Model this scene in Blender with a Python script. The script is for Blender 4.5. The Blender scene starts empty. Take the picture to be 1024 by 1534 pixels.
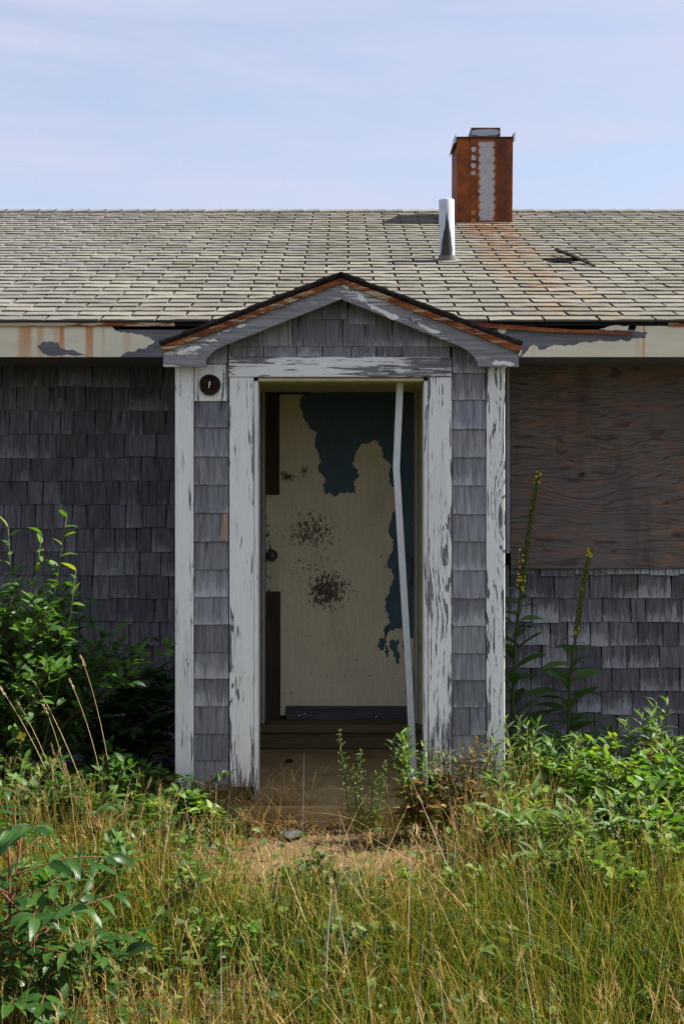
import bpy, bmesh, math, random
import numpy as np
from mathutils import Vector, Matrix, noise as mnoise

random.seed(7); np.random.seed(7)
R = math.radians
S = bpy.context.scene
COL = S.collection

# ------------------------------------------------------------------ camera
ZC, FPX, HY = 1.60, 1940.0, 720.0
cd = bpy.data.cameras.new('camera'); cam = bpy.data.objects.new('camera', cd); COL.objects.link(cam)
cam.location = (0, 0, ZC); cam.rotation_euler = (R(90), 0, 0)
cd.sensor_fit = 'HORIZONTAL'; cd.sensor_width = 36; cd.lens = FPX/1024*36
cd.shift_y = -(767-HY)/1024; cd.clip_end = 3000; cd.clip_start = .05
S.camera = cam

# ------------------------------------------------------------------ sky, sun, exposure
SUN_EL, SUN_AZ = R(50), R(81)           # azimuth from +Y (behind the house) towards +X (right)
W = bpy.data.worlds.new('World'); S.world = W; W.use_nodes = True
wn = W.node_tree; wn.nodes.clear()
def wnode(t, **k):
    n = wn.nodes.new(t)
    for a, b in k.items(): setattr(n, a, b)
    return n
sky = wnode('ShaderNodeTexSky', sky_type='NISHITA', sun_disc=False, sun_elevation=SUN_EL, sun_rotation=SUN_AZ,
            altitude=10, air_density=1.0, dust_density=1.2, ozone_density=1.5)
tc = wnode('ShaderNodeTexCoord')
mp = wnode('ShaderNodeMapping'); mp.inputs['Rotation'].default_value = (0, R(14), R(20)); mp.inputs['Scale'].default_value = (1.2, 1.6, 7.0)
wn.links.new(tc.outputs['Generated'], mp.inputs['Vector'])
nz = wnode('ShaderNodeTexNoise'); nz.inputs['Scale'].default_value = 2.2; nz.inputs['Detail'].default_value = 7; nz.inputs['Roughness'].default_value = .55; nz.inputs['Distortion'].default_value = .6
wn.links.new(mp.outputs[0], nz.inputs['Vector'])
rp = wnode('ShaderNodeValToRGB'); rp.color_ramp.elements[0].position = .36; rp.color_ramp.elements[0].color = (.50,)*3+(1,)
rp.color_ramp.elements[1].position = .66; rp.color_ramp.elements[1].color = (1.0,)*3+(1,)
wn.links.new(nz.outputs['Fac'], rp.inputs['Fac'])
mx = wnode('ShaderNodeMix', data_type='RGBA'); mx.inputs[7].default_value = (3.42, 3.58, 4.5, 1)
wn.links.new(rp.outputs['Color'], mx.inputs['Factor']); wn.links.new(sky.outputs[0], mx.inputs[6])
bg = wnode('ShaderNodeBackground'); bg.inputs['Strength'].default_value = .077
wn.links.new(mx.outputs[2], bg.inputs['Color'])
wo = wnode('ShaderNodeOutputWorld'); wn.links.new(bg.outputs[0], wo.inputs['Surface'])

sd = bpy.data.lights.new('sun', 'SUN'); sd.energy = 5.0; sd.angle = R(.5); sd.color = (1, .94, .84)
sun = bpy.data.objects.new('sun', sd); COL.objects.link(sun)
sv = Vector((math.sin(SUN_AZ)*math.cos(SUN_EL), math.cos(SUN_AZ)*math.cos(SUN_EL), math.sin(SUN_EL)))
sun.rotation_euler = (-sv).to_track_quat('-Z', 'Y').to_euler(); sun.location = (8, 4, 12)
vs = S.view_settings
vs.view_transform = 'Standard'; vs.look = 'None'; vs.gamma = 1; vs.use_curve_mapping = False; vs.exposure = 1.33

# ------------------------------------------------------------------ node helpers
class NT:
    def __init__(s, name):
        s.m = bpy.data.materials.new(name); s.m.use_nodes = True
        s.t = s.m.node_tree; s.t.nodes.clear()
        s.out = s.t.nodes.new('ShaderNodeOutputMaterial')
    def n(s, typ, ins=None, **props):
        nd = s.t.nodes.new(typ)
        for k, v in props.items(): setattr(nd, k, v)
        for k, v in (ins or {}).items(): s.set(nd.inputs[k], v)
        return nd
    def set(s, sock, v):
        if isinstance(v, bpy.types.NodeSocket): s.t.links.new(v, sock)
        else:
            if isinstance(v, tuple) and len(v) == 3 and sock.type == 'RGBA': v = v+(1,)
            sock.default_value = v
    def math(s, op, a, b=0.0, c=None, clamp=False):
        nd = s.t.nodes.new('ShaderNodeMath'); nd.operation = op; nd.use_clamp = clamp
        s.set(nd.inputs[0], a); s.set(nd.inputs[1], b)
        if c is not None: s.set(nd.inputs[2], c)
        return nd.outputs[0]
    def mul(s, a, b): return s.math('MULTIPLY', a, b)
    def add(s, a, b): return s.math('ADD', a, b)
    def sub(s, a, b): return s.math('SUBTRACT', a, b)
    def step(s, v, lo, hi, a=0.0, b=1.0):       # smoothstep
        nd = s.t.nodes.new('ShaderNodeMapRange'); nd.interpolation_type = 'SMOOTHSTEP'
        s.set(nd.inputs[0], v)
        for i, x in enumerate((lo, hi, a, b)): s.set(nd.inputs[i+1], x)
        return nd.outputs[0]
    def mix(s, f, a, b, bt='MIX'):
        nd = s.t.nodes.new('ShaderNodeMix'); nd.data_type = 'RGBA'; nd.blend_type = bt
        s.set(nd.inputs[0], f); s.set(nd.inputs[6], a); s.set(nd.inputs[7], b)
        return nd.outputs[2]
    def ramp(s, f, stops):
        nd = s.t.nodes.new('ShaderNodeValToRGB'); s.set(nd.inputs[0], f)
        el = nd.color_ramp.elements
        while len(el) < len(stops): el.new(.5)
        for e, (p, c) in zip(el, stops):
            e.position = p; e.color = tuple(c)+(1,) if len(c) == 3 else c
        return nd.outputs[0]
    def pos(s): return s.n('ShaderNodeNewGeometry').outputs['Position']
    def obj(s): return s.n('ShaderNodeTexCoord').outputs['Object']
    def rnd(s):
        a = s.n('ShaderNodeObjectInfo').outputs['Random']; b = s.n('ShaderNodeNewGeometry').outputs['Random Per Island']
        return s.math('FRACT', s.add(a, s.mul(b, 3.7)))
    def objrnd(s): return s.n('ShaderNodeObjectInfo').outputs['Random']
    def sep(s, v): return s.n('ShaderNodeSeparateXYZ', {0: v}).outputs
    def scale(s, v, sc):
        nd = s.n('ShaderNodeVectorMath', {0: v, 1: sc}, operation='MULTIPLY'); return nd.outputs[0]
    def off(s, v, r, k=37.0):                    # shift a vector by a per-object random amount
        c = s.n('ShaderNodeCombineXYZ', {0: s.mul(r, k), 1: s.mul(r, k*1.7), 2: s.mul(r, k*.6)})
        return s.n('ShaderNodeVectorMath', {0: v, 1: c.outputs[0]}, operation='ADD').outputs[0]
    def noise(s, v, sc=1.0, det=4, rough=.55, dist=0.0):
        return s.n('ShaderNodeTexNoise', {'Vector': v, 'Scale': sc, 'Detail': det, 'Roughness': rough, 'Distortion': dist}).outputs['Fac']
    def voro(s, v, sc=1.0, out='Distance'):
        return s.n('ShaderNodeTexVoronoi', {'Vector': v, 'Scale': sc}).outputs[out]
    def bump(s, h, dist=.002, st=1.0):
        return s.n('ShaderNodeBump', {'Height': h, 'Distance': dist, 'Strength': st}).outputs[0]
    def bsdf(s, col, rough=.8, spec=.3, metal=0.0, normal=None):
        b = s.n('ShaderNodeBsdfPrincipled', {'Base Color': col, 'Roughness': rough, 'Specular IOR Level': spec, 'Metallic': metal})
        if normal is not None: s.set(b.inputs['Normal'], normal)
        s.t.links.new(b.outputs[0], s.out.inputs[0]); return b
    def leafy(s, col, rough=.5, spec=.35, trans=.35, tcol=None, normal=None):
        b = s.n('ShaderNodeBsdfPrincipled', {'Base Color': col, 'Roughness': rough, 'Specular IOR Level': spec})
        t = s.n('ShaderNodeBsdfTranslucent', {'Color': tcol if tcol is not None else col})
        if normal is not None: s.set(b.inputs['Normal'], normal)
        m = s.n('ShaderNodeMixShader', {0: trans, 1: b.outputs[0], 2: t.outputs[0]})
        s.t.links.new(m.outputs[0], s.out.inputs[0])

# ------------------------------------------------------------------ materials
def m_shingle(name, dark, light, frost=(.40, .40, .42), famt=.5):
    k = NT(name); p = k.pos(); r = k.objrnd(); q = k.off(p, r)
    g1 = k.noise(k.scale(q, (150, 60, 5)), 1, 4, .6); g2 = k.noise(k.scale(q, (38, 30, 2.5)), 1, 5, .6)
    big = k.noise(k.scale(p, (1.3, 1.3, 1.6)), 1, 3)
    z = k.sep(k.obj())[2]
    c = k.mix(k.step(k.add(k.mul(g1, .55), k.mul(g2, .45)), .34, .66), dark, light)
    val = k.n('ShaderNodeMapRange', {0: k.math('FRACT', k.mul(r, 7.31)), 3: .72, 4: 1.22}).outputs[0]
    c = k.mix(1.0, c, k.n('ShaderNodeCombineXYZ', {0: val, 1: val, 2: k.mul(val, k.n('ShaderNodeMapRange', {0: k.math('FRACT', k.mul(r, 3.77)), 3: .94, 4: 1.03}).outputs[0])}).outputs[0], 'MULTIPLY')
    # bleached streaks rising from the butt
    fs = k.noise(k.scale(q, (230, 60, 13)), 1, 4, .7); f2 = k.noise(k.scale(q, (30, 20, 7)), 1, 5, .65)
    fm = k.add(k.add(k.mul(k.sub(.52, z), 1.1), k.mul(k.sub(fs, .5), 1.9)), k.add(k.mul(k.sub(f2, .5), 1.5), k.mul(k.sub(big, .5), 1.2)))
    fm = k.add(fm, k.mul(k.sub(k.math('FRACT', k.mul(r, 13.7)), .5), .75)); fm = k.step(k.add(fm, famt-.75), .05, .70)
    c = k.mix(k.mul(fm, .66), c, frost)
    # dark drip stains from the joints above
    ds = k.step(k.noise(k.scale(q, (26, 20, 1.6)), 1, 2), .60, .74); c = k.mix(k.mul(ds, k.step(z, .15, .8)), c, tuple(x*.45 for x in dark))
    k.bsdf(c, .9, .12, normal=k.bump(k.add(g1, k.mul(g2, .7)), .0022)); return k.m

def m_paint(name, amount, axis='z', lw=.24, paint=(.86, .85, .78), wood=((.10, .10, .105), (.27, .265, .265)), knots=.0):
    k = NT(name); p = k.pos(); r = k.objrnd(); q = k.off(p, r, 23)
    def st(a, b): return (a, a*.6, b) if axis == 'z' else (b, a*.6, a)
    fine = k.noise(k.scale(q, st(150, 4)), 1, 5, .65)
    mid = k.noise(k.scale(q, st(42, 3.2)), 1, 5, .62, .5)
    blot = k.noise(k.scale(q, st(10, 2.4)), 1, 4, .6)
    warp = k.noise(k.scale(q, st(7, 1.3)), 1, 2, .5)
    sx = k.sep(q)[0 if axis == 'z' else 2]
    kd = k.voro(k.scale(q, st(5.5, 1.25)), 1); kn = k.step(kd, .42, 0.0)
    line = k.math('SINE', k.add(k.add(k.mul(sx, 250), k.add(k.mul(warp, 34), k.mul(mid, 11))), k.mul(kn, 20)))            # cathedral grain and rings round the knots
    line = k.mul(k.step(line, .1, 1.0), k.step(k.noise(k.scale(q, st(95, 11)), 1, 4, .7), .36, .60))
    w = k.mix(k.step(k.add(k.mul(fine, .6), k.mul(mid, .4)), .35, .65), wood[0], wood[1])
    w = k.mix(k.mul(line, .45), w, tuple(x*.6 for x in wood[0]))
    e = k.add(k.add(k.mul(k.sub(fine, .5), .8), k.mul(k.sub(mid, .5), .9)), k.add(k.mul(k.sub(blot, .5), 1.5), k.mul(k.sub(line, .4), lw)))
    e = k.add(e, k.mul(k.step(kd, .12, .04), .35))
    o3 = k.sep(k.obj()); edge = k.step(k.math('ABSOLUTE', o3[0]), .028, .062)
    foot = k.step(k.sep(p)[2], .45, .0)
    if axis == 'z': e = k.add(e, k.add(k.mul(edge, .17), k.mul(foot, .20)))
    hair = k.step(k.noise(k.scale(q, st(330, 5)), 1, 4, .75), .52, .75); e = k.add(e, k.mul(hair, .16)); peel = k.step(k.add(e, amount), .50, .56)
    dirt = k.noise(k.scale(q, st(30, 1.2)), 1, 4, .7)
    pc = k.mix(k.step(dirt, .45, .75), paint, tuple(x*.86 for x in paint))
    crack = k.step(k.noise(k.scale(q, st(260, 7)), 1, 3), .57, .66)
    pc = k.mix(k.mul(crack, k.step(k.add(blot, k.mul(mid, .5)), .62, .92, .15, .85)), pc, wood[1])
    c = k.mix(peel, pc, w)
    h = k.sub(k.mul(fine, .35), k.mul(peel, .8))
    k.bsdf(c, .72, .22, normal=k.bump(h, .0016)); return k.m

def m_plain(name, col, rough=.8, spec=.25, metal=0.0, var=.15, sc=9.0, bump=.001):
    k = NT(name); p = k.pos(); nz_ = k.noise(p, sc, 5, .65); n2 = k.noise(p, sc*9, 3, .6)
    f = k.add(k.mul(nz_, .6), k.mul(n2, .4))
    c = k.mix(k.step(f, .3, .7), tuple(x*(1-var) for x in col), tuple(min(1, x*(1+var)) for x in col))
    k.bsdf(c, rough, spec, metal, normal=k.bump(f, bump)); return k.m

def m_board(name, dark, light, axis='z', rough=.85):
    k = NT(name); q = k.off(k.pos(), k.objrnd(), 11)
    def st(a, b): return (a, a, b) if axis == 'z' else (b, a, a)
    f = k.noise(k.scale(q, st(120, 4)), 1, 4, .6); g = k.noise(k.scale(q, st(26, 2.2)), 1, 5, .6, .8)
    c = k.mix(k.step(k.add(k.mul(f, .5), k.mul(g, .5)), .32, .68), dark, light)
    k.bsdf(c, rough, .15, normal=k.bump(k.add(f, g), .0014)); return k.m

def m_roof():
    k = NT('asphalt_shingle'); p = k.pos(); r = k.rnd(); s = k.sep(p)
    gr = k.noise(p, 420, 2, .7); mid = k.noise(k.scale(p, (7, 16, 16)), 1, 4, .6); big = k.noise(p, 1.1, 4, .55)
    val = k.n('ShaderNodeMapRange', {0: r, 3: .72, 4: 1.16}).outputs[0]
    c = k.mix(k.step(gr, .3, .7), (.100, .096, .080), (.235, .226, .188))
    c = k.mix(1.0, c, k.n('ShaderNodeCombineXYZ', {0: val, 1: val, 2: val}).outputs[0], 'MULTIPLY')
    c = k.mix(k.mul(k.step(mid, .48, .75), .45), c, (.12, .118, .11))
    c = k.mix(k.mul(k.step(big, .45, .7), .45), c, (.12, .12, .115))
    # greyer, older granules along the left of the roof
    c = k.mix(k.mul(k.step(s[0], -.6, -3.0), .35), c, (.17, .17, .178))
    # rust washed down the slope below the chimney
    wob = k.mul(k.sub(k.noise(k.scale(p, (3, 1.5, 1.5)), 1, 4, .6), .5), .55)
    x = k.sub(k.add(s[0], wob), 1.20); wd = k.step(s[1], 7.4, 11.0, .30, .36)
    band = k.mul(k.step(k.math('ABSOLUTE', x), wd, .03), k.mul(k.step(s[1], 7.6, 11.0, .15, 1.0), k.step(s[1], 11.3, 11.05)))
    sn = k.noise(k.scale(p, (22, 2.5, 2.5)), 1, 4, .65)
    c = k.mix(k.mul(band, k.step(sn, .30, .66, .10, .72)), c, (.16, .07, .032))
    # a second faint wash lower right
    b2 = k.mul(k.step(k.math('ABSOLUTE', k.sub(k.add(s[0], wob), 1.32)), .42, .05), k.step(s[1], 10.6, 8.2))
    c = k.mix(k.mul(b2, k.step(sn, .35, .7, .0, .4)), c, (.23, .15, .075))
    k.bsdf(c, .95, .1, normal=k.bump(k.add(gr, k.mul(mid, .6)), .003)); return k.m

def m_chimney():
    k = NT('rusted_sheet_metal'); o = k.sep(k.obj()); p = k.pos()
    n1 = k.noise(p, 9, 5, .65); n2 = k.noise(p, 60, 3, .6); fine = k.noise(k.scale(p, (120, 120, 14)), 1, 3)
    c = k.ramp(k.add(k.mul(n1, .75), k.mul(n2, .25)), [(.28, (.07, .020, .008)), (.46, (.17, .045, .009)), (.62, (.30, .075, .008)), (.8, (.20, .055, .016))])
    # darker vertical band of older rust right of the bare strip
    db = k.mul(k.step(o[0], .065, .13), k.step(o[0], .235, .17)); c = k.mix(k.mul(db, .6), c, (.06, .02, .014))
    front = k.step(o[1], .02, .005)                # only on the face
    wob = k.mul(k.sub(k.noise(p, 20, 2), .5), .022)
    zz = k.sub(o[2], .045); per = .067
    sc = k.math('ABSOLUTE', k.math('SINE', k.mul(zz, math.pi/per)))
    hw = k.add(.040, k.mul(k.math('POWER', sc, .5), .025))
    d = k.sub(k.add(k.math('ABSOLUTE', k.sub(o[0], .015)), wob), hw)
    zi = k.mul(k.step(o[2], .012, .04), k.step(o[2], .705, .68))
    bare = k.mul(k.step(d, .004, -.004), zi); halo = k.mul(k.step(d, .022, -.004), zi)
    # round bare spots in the column left of it
    zs = k.sub(k.math('FRACT', k.math('DIVIDE', k.add(o[2], .01), per)), .5)
    zs = k.mul(zs, per)
    dd = k.math('SQRT', k.add(k.math('POWER', k.sub(k.add(o[0], wob), -.098), 2.0), k.math('POWER', zs, 2.0)))
    top = k.mul(k.step(o[2], .40, .43), k.step(o[2], .665, .655)); low = k.step(o[2], .14, .12)
    spot = k.mul(k.step(k.add(dd, k.mul(k.sub(k.noise(p, 30, 2), .5), .03)), .026, .017), top); hal2g = k.math('MAXIMUM', top, low); hal2 = k.step(dd, .030, .006)
    ring = k.mul(k.step(dd, .05, .035), k.step(dd, .012, .028))
    c = k.mix(k.mul(ring, .35), c, (.05, .018, .012))
    c = k.mix(k.mul(k.mul(hal2, low), .8), c, (.55, .24, .06)); c = k.mix(k.mul(k.mul(hal2, hal2g), .35), c, (.30, .11, .06))
    c = k.mix(k.mul(k.mul(halo, front), .85), c, (.42, .20, .08))
    zinc = k.mix(k.step(fine, .3, .7), (.33, .32, .31), (.47, .46, .45))
    m = k.mul(k.math('MAXIMUM', bare, spot), front); c = k.mix(m, c, zinc)
    k.bsdf(c, .75, .3, normal=k.bump(k.add(n1, n2), .002)); return k.m

def m_rust(name='rusty_metal', cream=.35):
    k = NT(name); p = k.pos(); n1 = k.noise(k.scale(p, (7, 30, 30)), 1, 5, .65); n2 = k.noise(p, 70, 3, .6)
    c = k.ramp(k.add(k.mul(n1, .7), k.mul(n2, .3)), [(.30, (.05, .020, .012)), (.44, (.17, .045, .014)), (.58, (.34, .115, .028)), (.75, (.13, .05, .022))])
    n3 = k.noise(k.scale(p, (5, 40, 40)), 1, 5, .7)
    c = k.mix(k.step(k.add(n3, cream-.5), .52, .56), c, (.50, .40, .24))
    k.bsdf(c, .8, .25, normal=k.bump(n1, .002)); return k.m

def m_fascia_paint():
    k = NT('cream_fascia_paint'); p = k.pos(); s = k.sep(p); x, z = s[0], s[2]
    base = k.mix(k.step(k.noise(k.scale(p, (4, 4, 20)), 1, 4, .6), .3, .75), (.80, .735, .53), (.71, .64, .44))
    jit = k.mul(k.sub(k.noise(k.scale(p, (14, 14, 1.4)), 1, 4, .6), .5), .05)
    xx = k.add(x, jit); tot = None
    for c0, w, a in ((-1.74, .055, .85), (-1.66, .03, .6), (-1.565, .03, .35), (-1.535, .024, 1.0), (-1.39, .03, 1.0), (-1.31, .02, .3), (-1.18, .03, .35), (1.665, .012, .9), (1.63, .03, .3), (1.05, .02, .2), (2.4, .05, .7), (-2.6, .06, .8)):
        b = k.mul(k.step(k.math('ABSOLUTE', k.sub(xx, c0)), w, w*.25), a)
        tot = b if tot is None else k.math('MAXIMUM', tot, b)
    st = k.noise(k.scale(p, (160, 160, 5)), 1, 3, .6)
    fade = k.step(z, 2.27, 2.46, .7, 1.0)
    c = k.mix(k.mul(k.mul(tot, fade), k.step(st, .25, .6, .62, 1.0)), base, (.56, .20, .02))
    topz = k.step(k.add(z, k.mul(jit, .8)), 2.435, 2.462)
    c = k.mix(k.mul(topz, k.mul(k.step(k.noise(k.scale(p, (3, 3, 8)), 1, 4), .42, .6), .6)), c, (.30, .14, .04))
    k.bsdf(c, .6, .3, normal=k.bump(st, .0006)); return k.m

def m_plywood():
    k = NT('weathered_plywood'); p = k.pos()
    big = k.noise(k.scale(p, (.75, 1, 3.4)), 1, 3.4, .5, .3)
    wv = k.math('SINE', k.add(k.mul(big, 95), k.mul(k.sep(p)[2], 150)))
    line = k.mul(k.step(wv, .55, 1.0), k.step(k.noise(k.scale(p, (5, 5, 30)), 1, 4), .35, .65))
    fine = k.noise(k.scale(p, (9, 9, 130)), 1, 4, .6); pat = k.noise(k.scale(p, (4, 4, 13)), 1, 4, .65)
    lg = k.noise(k.scale(p, (.9, .9, 1.2)), 1, 3)
    c = k.mix(k.step(fine, .3, .7), (.10, .078, .062), (.235, .185, .15))
    c = k.mix(k.mul(k.step(pat, .50, .62), .75), c, (.30, .145, .085))
    c = k.mix(k.mul(k.step(lg, .42, .66), .5), c, (.15, .132, .125))
    stn = k.noise(k.scale(p, (5, 5, .8)), 1, 4, .6); c = k.mix(k.mul(k.step(stn, .5, .7), .45), c, (.06, .045, .038))
    c = k.mix(k.mul(line, .7), c, (.04, .03, .025))
    kn = k.step(k.voro(k.scale(p, (1.5, 0, 2.4)), 1), .06, .025); c = k.mix(k.mul(kn, .85), c, (.025, .016, .012))
    k.bsdf(c, .8, .2, normal=k.bump(k.add(fine, k.mul(wv, .2)), .0012)); return k.m

def m_door(name, base, chips=True):
    k = NT(name); p = k.pos(); s = k.sep(p)
    gr = k.noise(k.scale(p, (190, 190, 6)), 1, 3, .6); mid = k.noise(p, 5, 4, .6)
    c = k.mix(k.step(gr, .32, .68), tuple(x*.86 for x in base), base)
    c = k.mix(k.mul(k.step(mid, .45, .75), .35), c, tuple(x*.72 for x in base))
    if chips:
        f1 = k.add(k.mul(k.noise(k.scale(p, (55, 55, 38)), 1, 6, .8), .8), k.mul(k.noise(k.scale(p, (220, 220, 110)), 1, 2, .5), .2)); tot = None
        for (px, py, rx, rz, am) in ((465, 795, .38, .32, .50), (490, 884, .28, .26, .66), (475, 850, .46, .56, .36), (430, 714, .11, .08, .62), (456, 706, .06, .11, .55), (440, 850, .05, .16, .3), (545, 885, .14, .14, .2), (403, 800, .05, .6, .38), (500, 1045, .3, .09, .2), (440, 1060, .2, .1, .16)):
            X = (px-512)*7.88/1940; Z = ZC+(720-py)*7.88/1940
            d = k.math('SQRT', k.add(k.math('POWER', k.math('DIVIDE', k.sub(s[0], X), rx), 2.0), k.math('POWER', k.math('DIVIDE', k.sub(s[2], Z), rz), 2.0)))
            b = k.mul(k.step(d, 1.0, 0.0), am); tot = b if tot is None else k.math('MAXIMUM', tot, b)
        m = k.step(k.add(k.add(k.mul(k.sub(f1, .5), 2.3), .5), tot), .97, 1.01)
        c = k.mix(m, c, (.12, .08, .05))
        # a little of the old blue near the lock edge
        fb = k.noise(k.scale(p, (40, 40, 28)), 1, 4, .7); lb = k.step(s[0], -.40, -.46)
        c = k.mix(k.mul(k.step(k.add(fb, k.mul(lb, .13)), .66, .69), k.step(s[2], 1.45, 1.35)), c, (.05, .085, .12))
        # rusty wash and grime towards the lock side
        c = k.mix(k.mul(k.step(k.noise(k.scale(p, (6, 6, 2)), 1, 4), .5, .8), .3), c, (.20, .13, .05))
    k.bsdf(c, .55, .3, normal=k.bump(gr, .0008)); return k.m

def m_ground():
    k = NT('soil'); p = k.pos(); n1 = k.noise(p, 6, 5, .65); n2 = k.noise(p, 60, 4, .7)
    c = k.mix(k.step(n1, .35, .65), (.022, .017, .009), (.05, .04, .02)); c = k.mix(k.step(n2, .5, .7), c, (.16, .12, .06))
    k.bsdf(c, .95, .1, normal=k.bump(k.add(n1, n2), .02)); return k.m

def m_path():
    k = NT('sandy_dirt'); p = k.pos(); n1 = k.noise(p, 5, 5, .65); n2 = k.noise(p, 90, 4, .75); v = k.voro(p, 70)
    c = k.mix(k.step(n1, .32, .68), (.085, .058, .03), (.17, .118, .06)); c = k.mix(k.step(n2, .52, .68), c, (.24, .18, .10))
    c = k.mix(k.step(v, .25, .12), c, (.06, .042, .022))
    k.bsdf(c, .95, .1, normal=k.bump(k.add(k.mul(n2, .8), k.mul(n1, 1.0)), .012)); return k.m

def m_slab():
    k = NT('dirty_concrete'); p = k.pos(); n1 = k.noise(p, 4, 5, .6); n2 = k.noise(p, 70, 4, .7); n3 = k.noise(k.scale(p, (3, 9, 9)), 1, 4)
    c = k.mix(k.step(n1, .3, .7), (.30, .21, .10), (.46, .33, .17)); c = k.mix(k.mul(k.step(n3, .5, .7), .6), c, (.17, .115, .06))
    c = k.mix(k.mul(k.step(n2, .55, .75), .5), c, (.30, .26, .19)); k.bsdf(c, .9, .15, normal=k.bump(n2, .003)); return k.m

def m_leaf(name, cols, rough=.48, spec=.28, trans=.38, vein=.12, tip=None):
    """cols: stops over the per-leaf random value"""
    k = NT(name); r = k.rnd(); uv = k.n('ShaderNodeTexCoord').outputs['UV']; s = k.sep(uv)
    c = k.ramp(r, [(i/max(1, len(cols)-1), x) for i, x in enumerate(cols)])
    n1 = k.noise(k.pos(), 45, 3, .6); c = k.mix(k.mul(k.step(n1, .45, .75), .35), c, tuple(x*.65 for x in cols[0]))
    mid = k.math('ABSOLUTE', k.sub(s[0], .5))
    vn = k.step(mid, .05, .015)
    sv_ = k.math('ABSOLUTE', k.math('SINE', k.mul(k.sub(s[1], k.mul(mid, .5)), 26)))
    c = k.mix(k.mul(k.math('MAXIMUM', vn, k.mul(k.step(sv_, .16, .03), .3)), vein), c, tuple(min(1, x*2.2+.03) for x in cols[-1]))
    if tip: c = k.mix(k.mul(k.step(k.math('FRACT', k.mul(r, 5.3)), .70, .78), k.step(k.add(s[1], k.mul(k.sub(n1, .5), .6)), .55, .95)), c, tip)
    tc_ = k.mix(1.0, c, (1.7, 1.7, .6), 'MULTIPLY')
    k.leafy(c, rough, spec, trans, tc_, k.bump(k.add(k.mul(sv_, .3), k.mul(n1, .6)), .0006)); return k.m

def m_grass(name, stops, tip, trans=.3, tipfrom=.5):
    k = NT(name); r = k.rnd(); s = k.sep(k.n('ShaderNodeTexCoord').outputs['UV'])
    c = k.ramp(r, stops); c = k.mix(k.mul(k.step(s[1], tipfrom, 1.0), .8), c, tip)
    k.leafy(c, .6, .10, trans, k.mix(1.0, c, (1.3, 1.3, .8), 'MULTIPLY')); return k.m

M = {}
M['shingle_wall'] = m_shingle('grey_cedar_wall_shaded', (.066, .066, .068), (.175, .173, .177), (.34, .335, .34), .30)  # darker copy of the porch cedar; eave shade is put into the colour
M['shingle_right'] = m_shingle('grey_cedar_bleached', (.078, .076, .076), (.19, .185, .186), (.56, .545, .545), .56)  # base tone also darkened for eave shade; the bleached streaks are weathering
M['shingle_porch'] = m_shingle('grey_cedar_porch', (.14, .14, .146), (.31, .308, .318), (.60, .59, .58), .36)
M['backing'] = m_plain('tarred_sheathing', (.018, .017, .017), .95, .05)
M['paint'] = m_paint('peeling_white_paint', .33)
M['paint_l'] = m_paint('mostly_sound_white_paint', .25)
M['paint_r'] = m_paint('badly_peeled_white_paint', .42, lw=.50)
M['paint_c'] = m_paint('flaking_white_paint', .36, lw=.36)
M['paint_h'] = m_paint('peeling_white_paint_lintel', .50, 'x')
M['paint_b'] = m_paint('chipped_white_mount', .22)
M['rake'] = m_paint('bare_grey_rake_wood', .78, 'x', .24, (.62, .61, .58), ((.17, .168, .172), (.35, .345, .345)))
M['greywood'] = m_board('bare_grey_wood', (.115, .115, .12), (.215, .215, .225), 'x')
M['brokenwood'] = m_board('raw_cedar', (.30, .20, .14), (.42, .30, .22))
M['roof'] = m_roof(); M['deck'] = m_plain('black_felt', (.02, .02, .02), .95, .05)
M['tar'] = m_plain('black_roofing_edge', (.042, .035, .030), .9, .15, var=.7, sc=40, bump=.006)
M['chimney'] = m_chimney(); M['rust'] = m_rust(); M['rust2'] = m_rust('rusty_drip_edge', .50); M['rust3'] = m_rust('cream_painted_drip_edge', .56)
M['fascia'] = m_fascia_paint(); M['ply'] = m_plywood()
M['door'] = m_door('yellowed_door_paint', (.90, .82, .57)); M['blue'] = m_door('old_blue_paint', (.085, .15, .19), False)
M['brown'] = m_board('dark_brown_board', (.055, .036, .024), (.11, .075, .05)); M['darkgrey'] = m_board('dark_grey_board', (.07, .065, .062), (.15, .14, .135), 'x')
M['aluminium'] = m_plain('dull_aluminium', (.42, .43, .41), .5, .5, .0, .12); M['trimgrey'] = m_plain('grey_trim_paint', (.34, .34, .35), .6, .3, var=.2)
M['interior'] = m_plain('porch_inner_wall', (.50, .44, .27), .8, .2, var=.2); M['step'] = m_board('worn_step_wood', (.10, .075, .04), (.20, .16, .09), 'x')
M['pvc'] = m_plain('white_plastic', (.80, .83, .84), .45, .4, var=.05); M['steel'] = m_plain('tarnished_steel', (.10, .10, .10), .45, .5, .6)
M['galv'] = m_plain('galvanised_steel', (.33, .38, .43), .5, .5, .2); M['bolt'] = m_plain('pale_bolt', (.45, .45, .44), .5, .5)
M['darkrust'] = m_plain('dark_rust', (.035, .02, .014), .85, .2, var=.5, sc=60)
M['void'] = m_plain('hole_shade_black', (.004, .004, .004), .98, .02); M['ground'] = m_ground(); M['path'] = m_path(); M['slab'] = m_slab()  # void: near-black colour that stands in for shade inside the roof hole
M['stone'] = m_plain('grey_stone', (.07, .07, .072), .9, .2, var=.3, sc=30, bump=.006)

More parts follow.
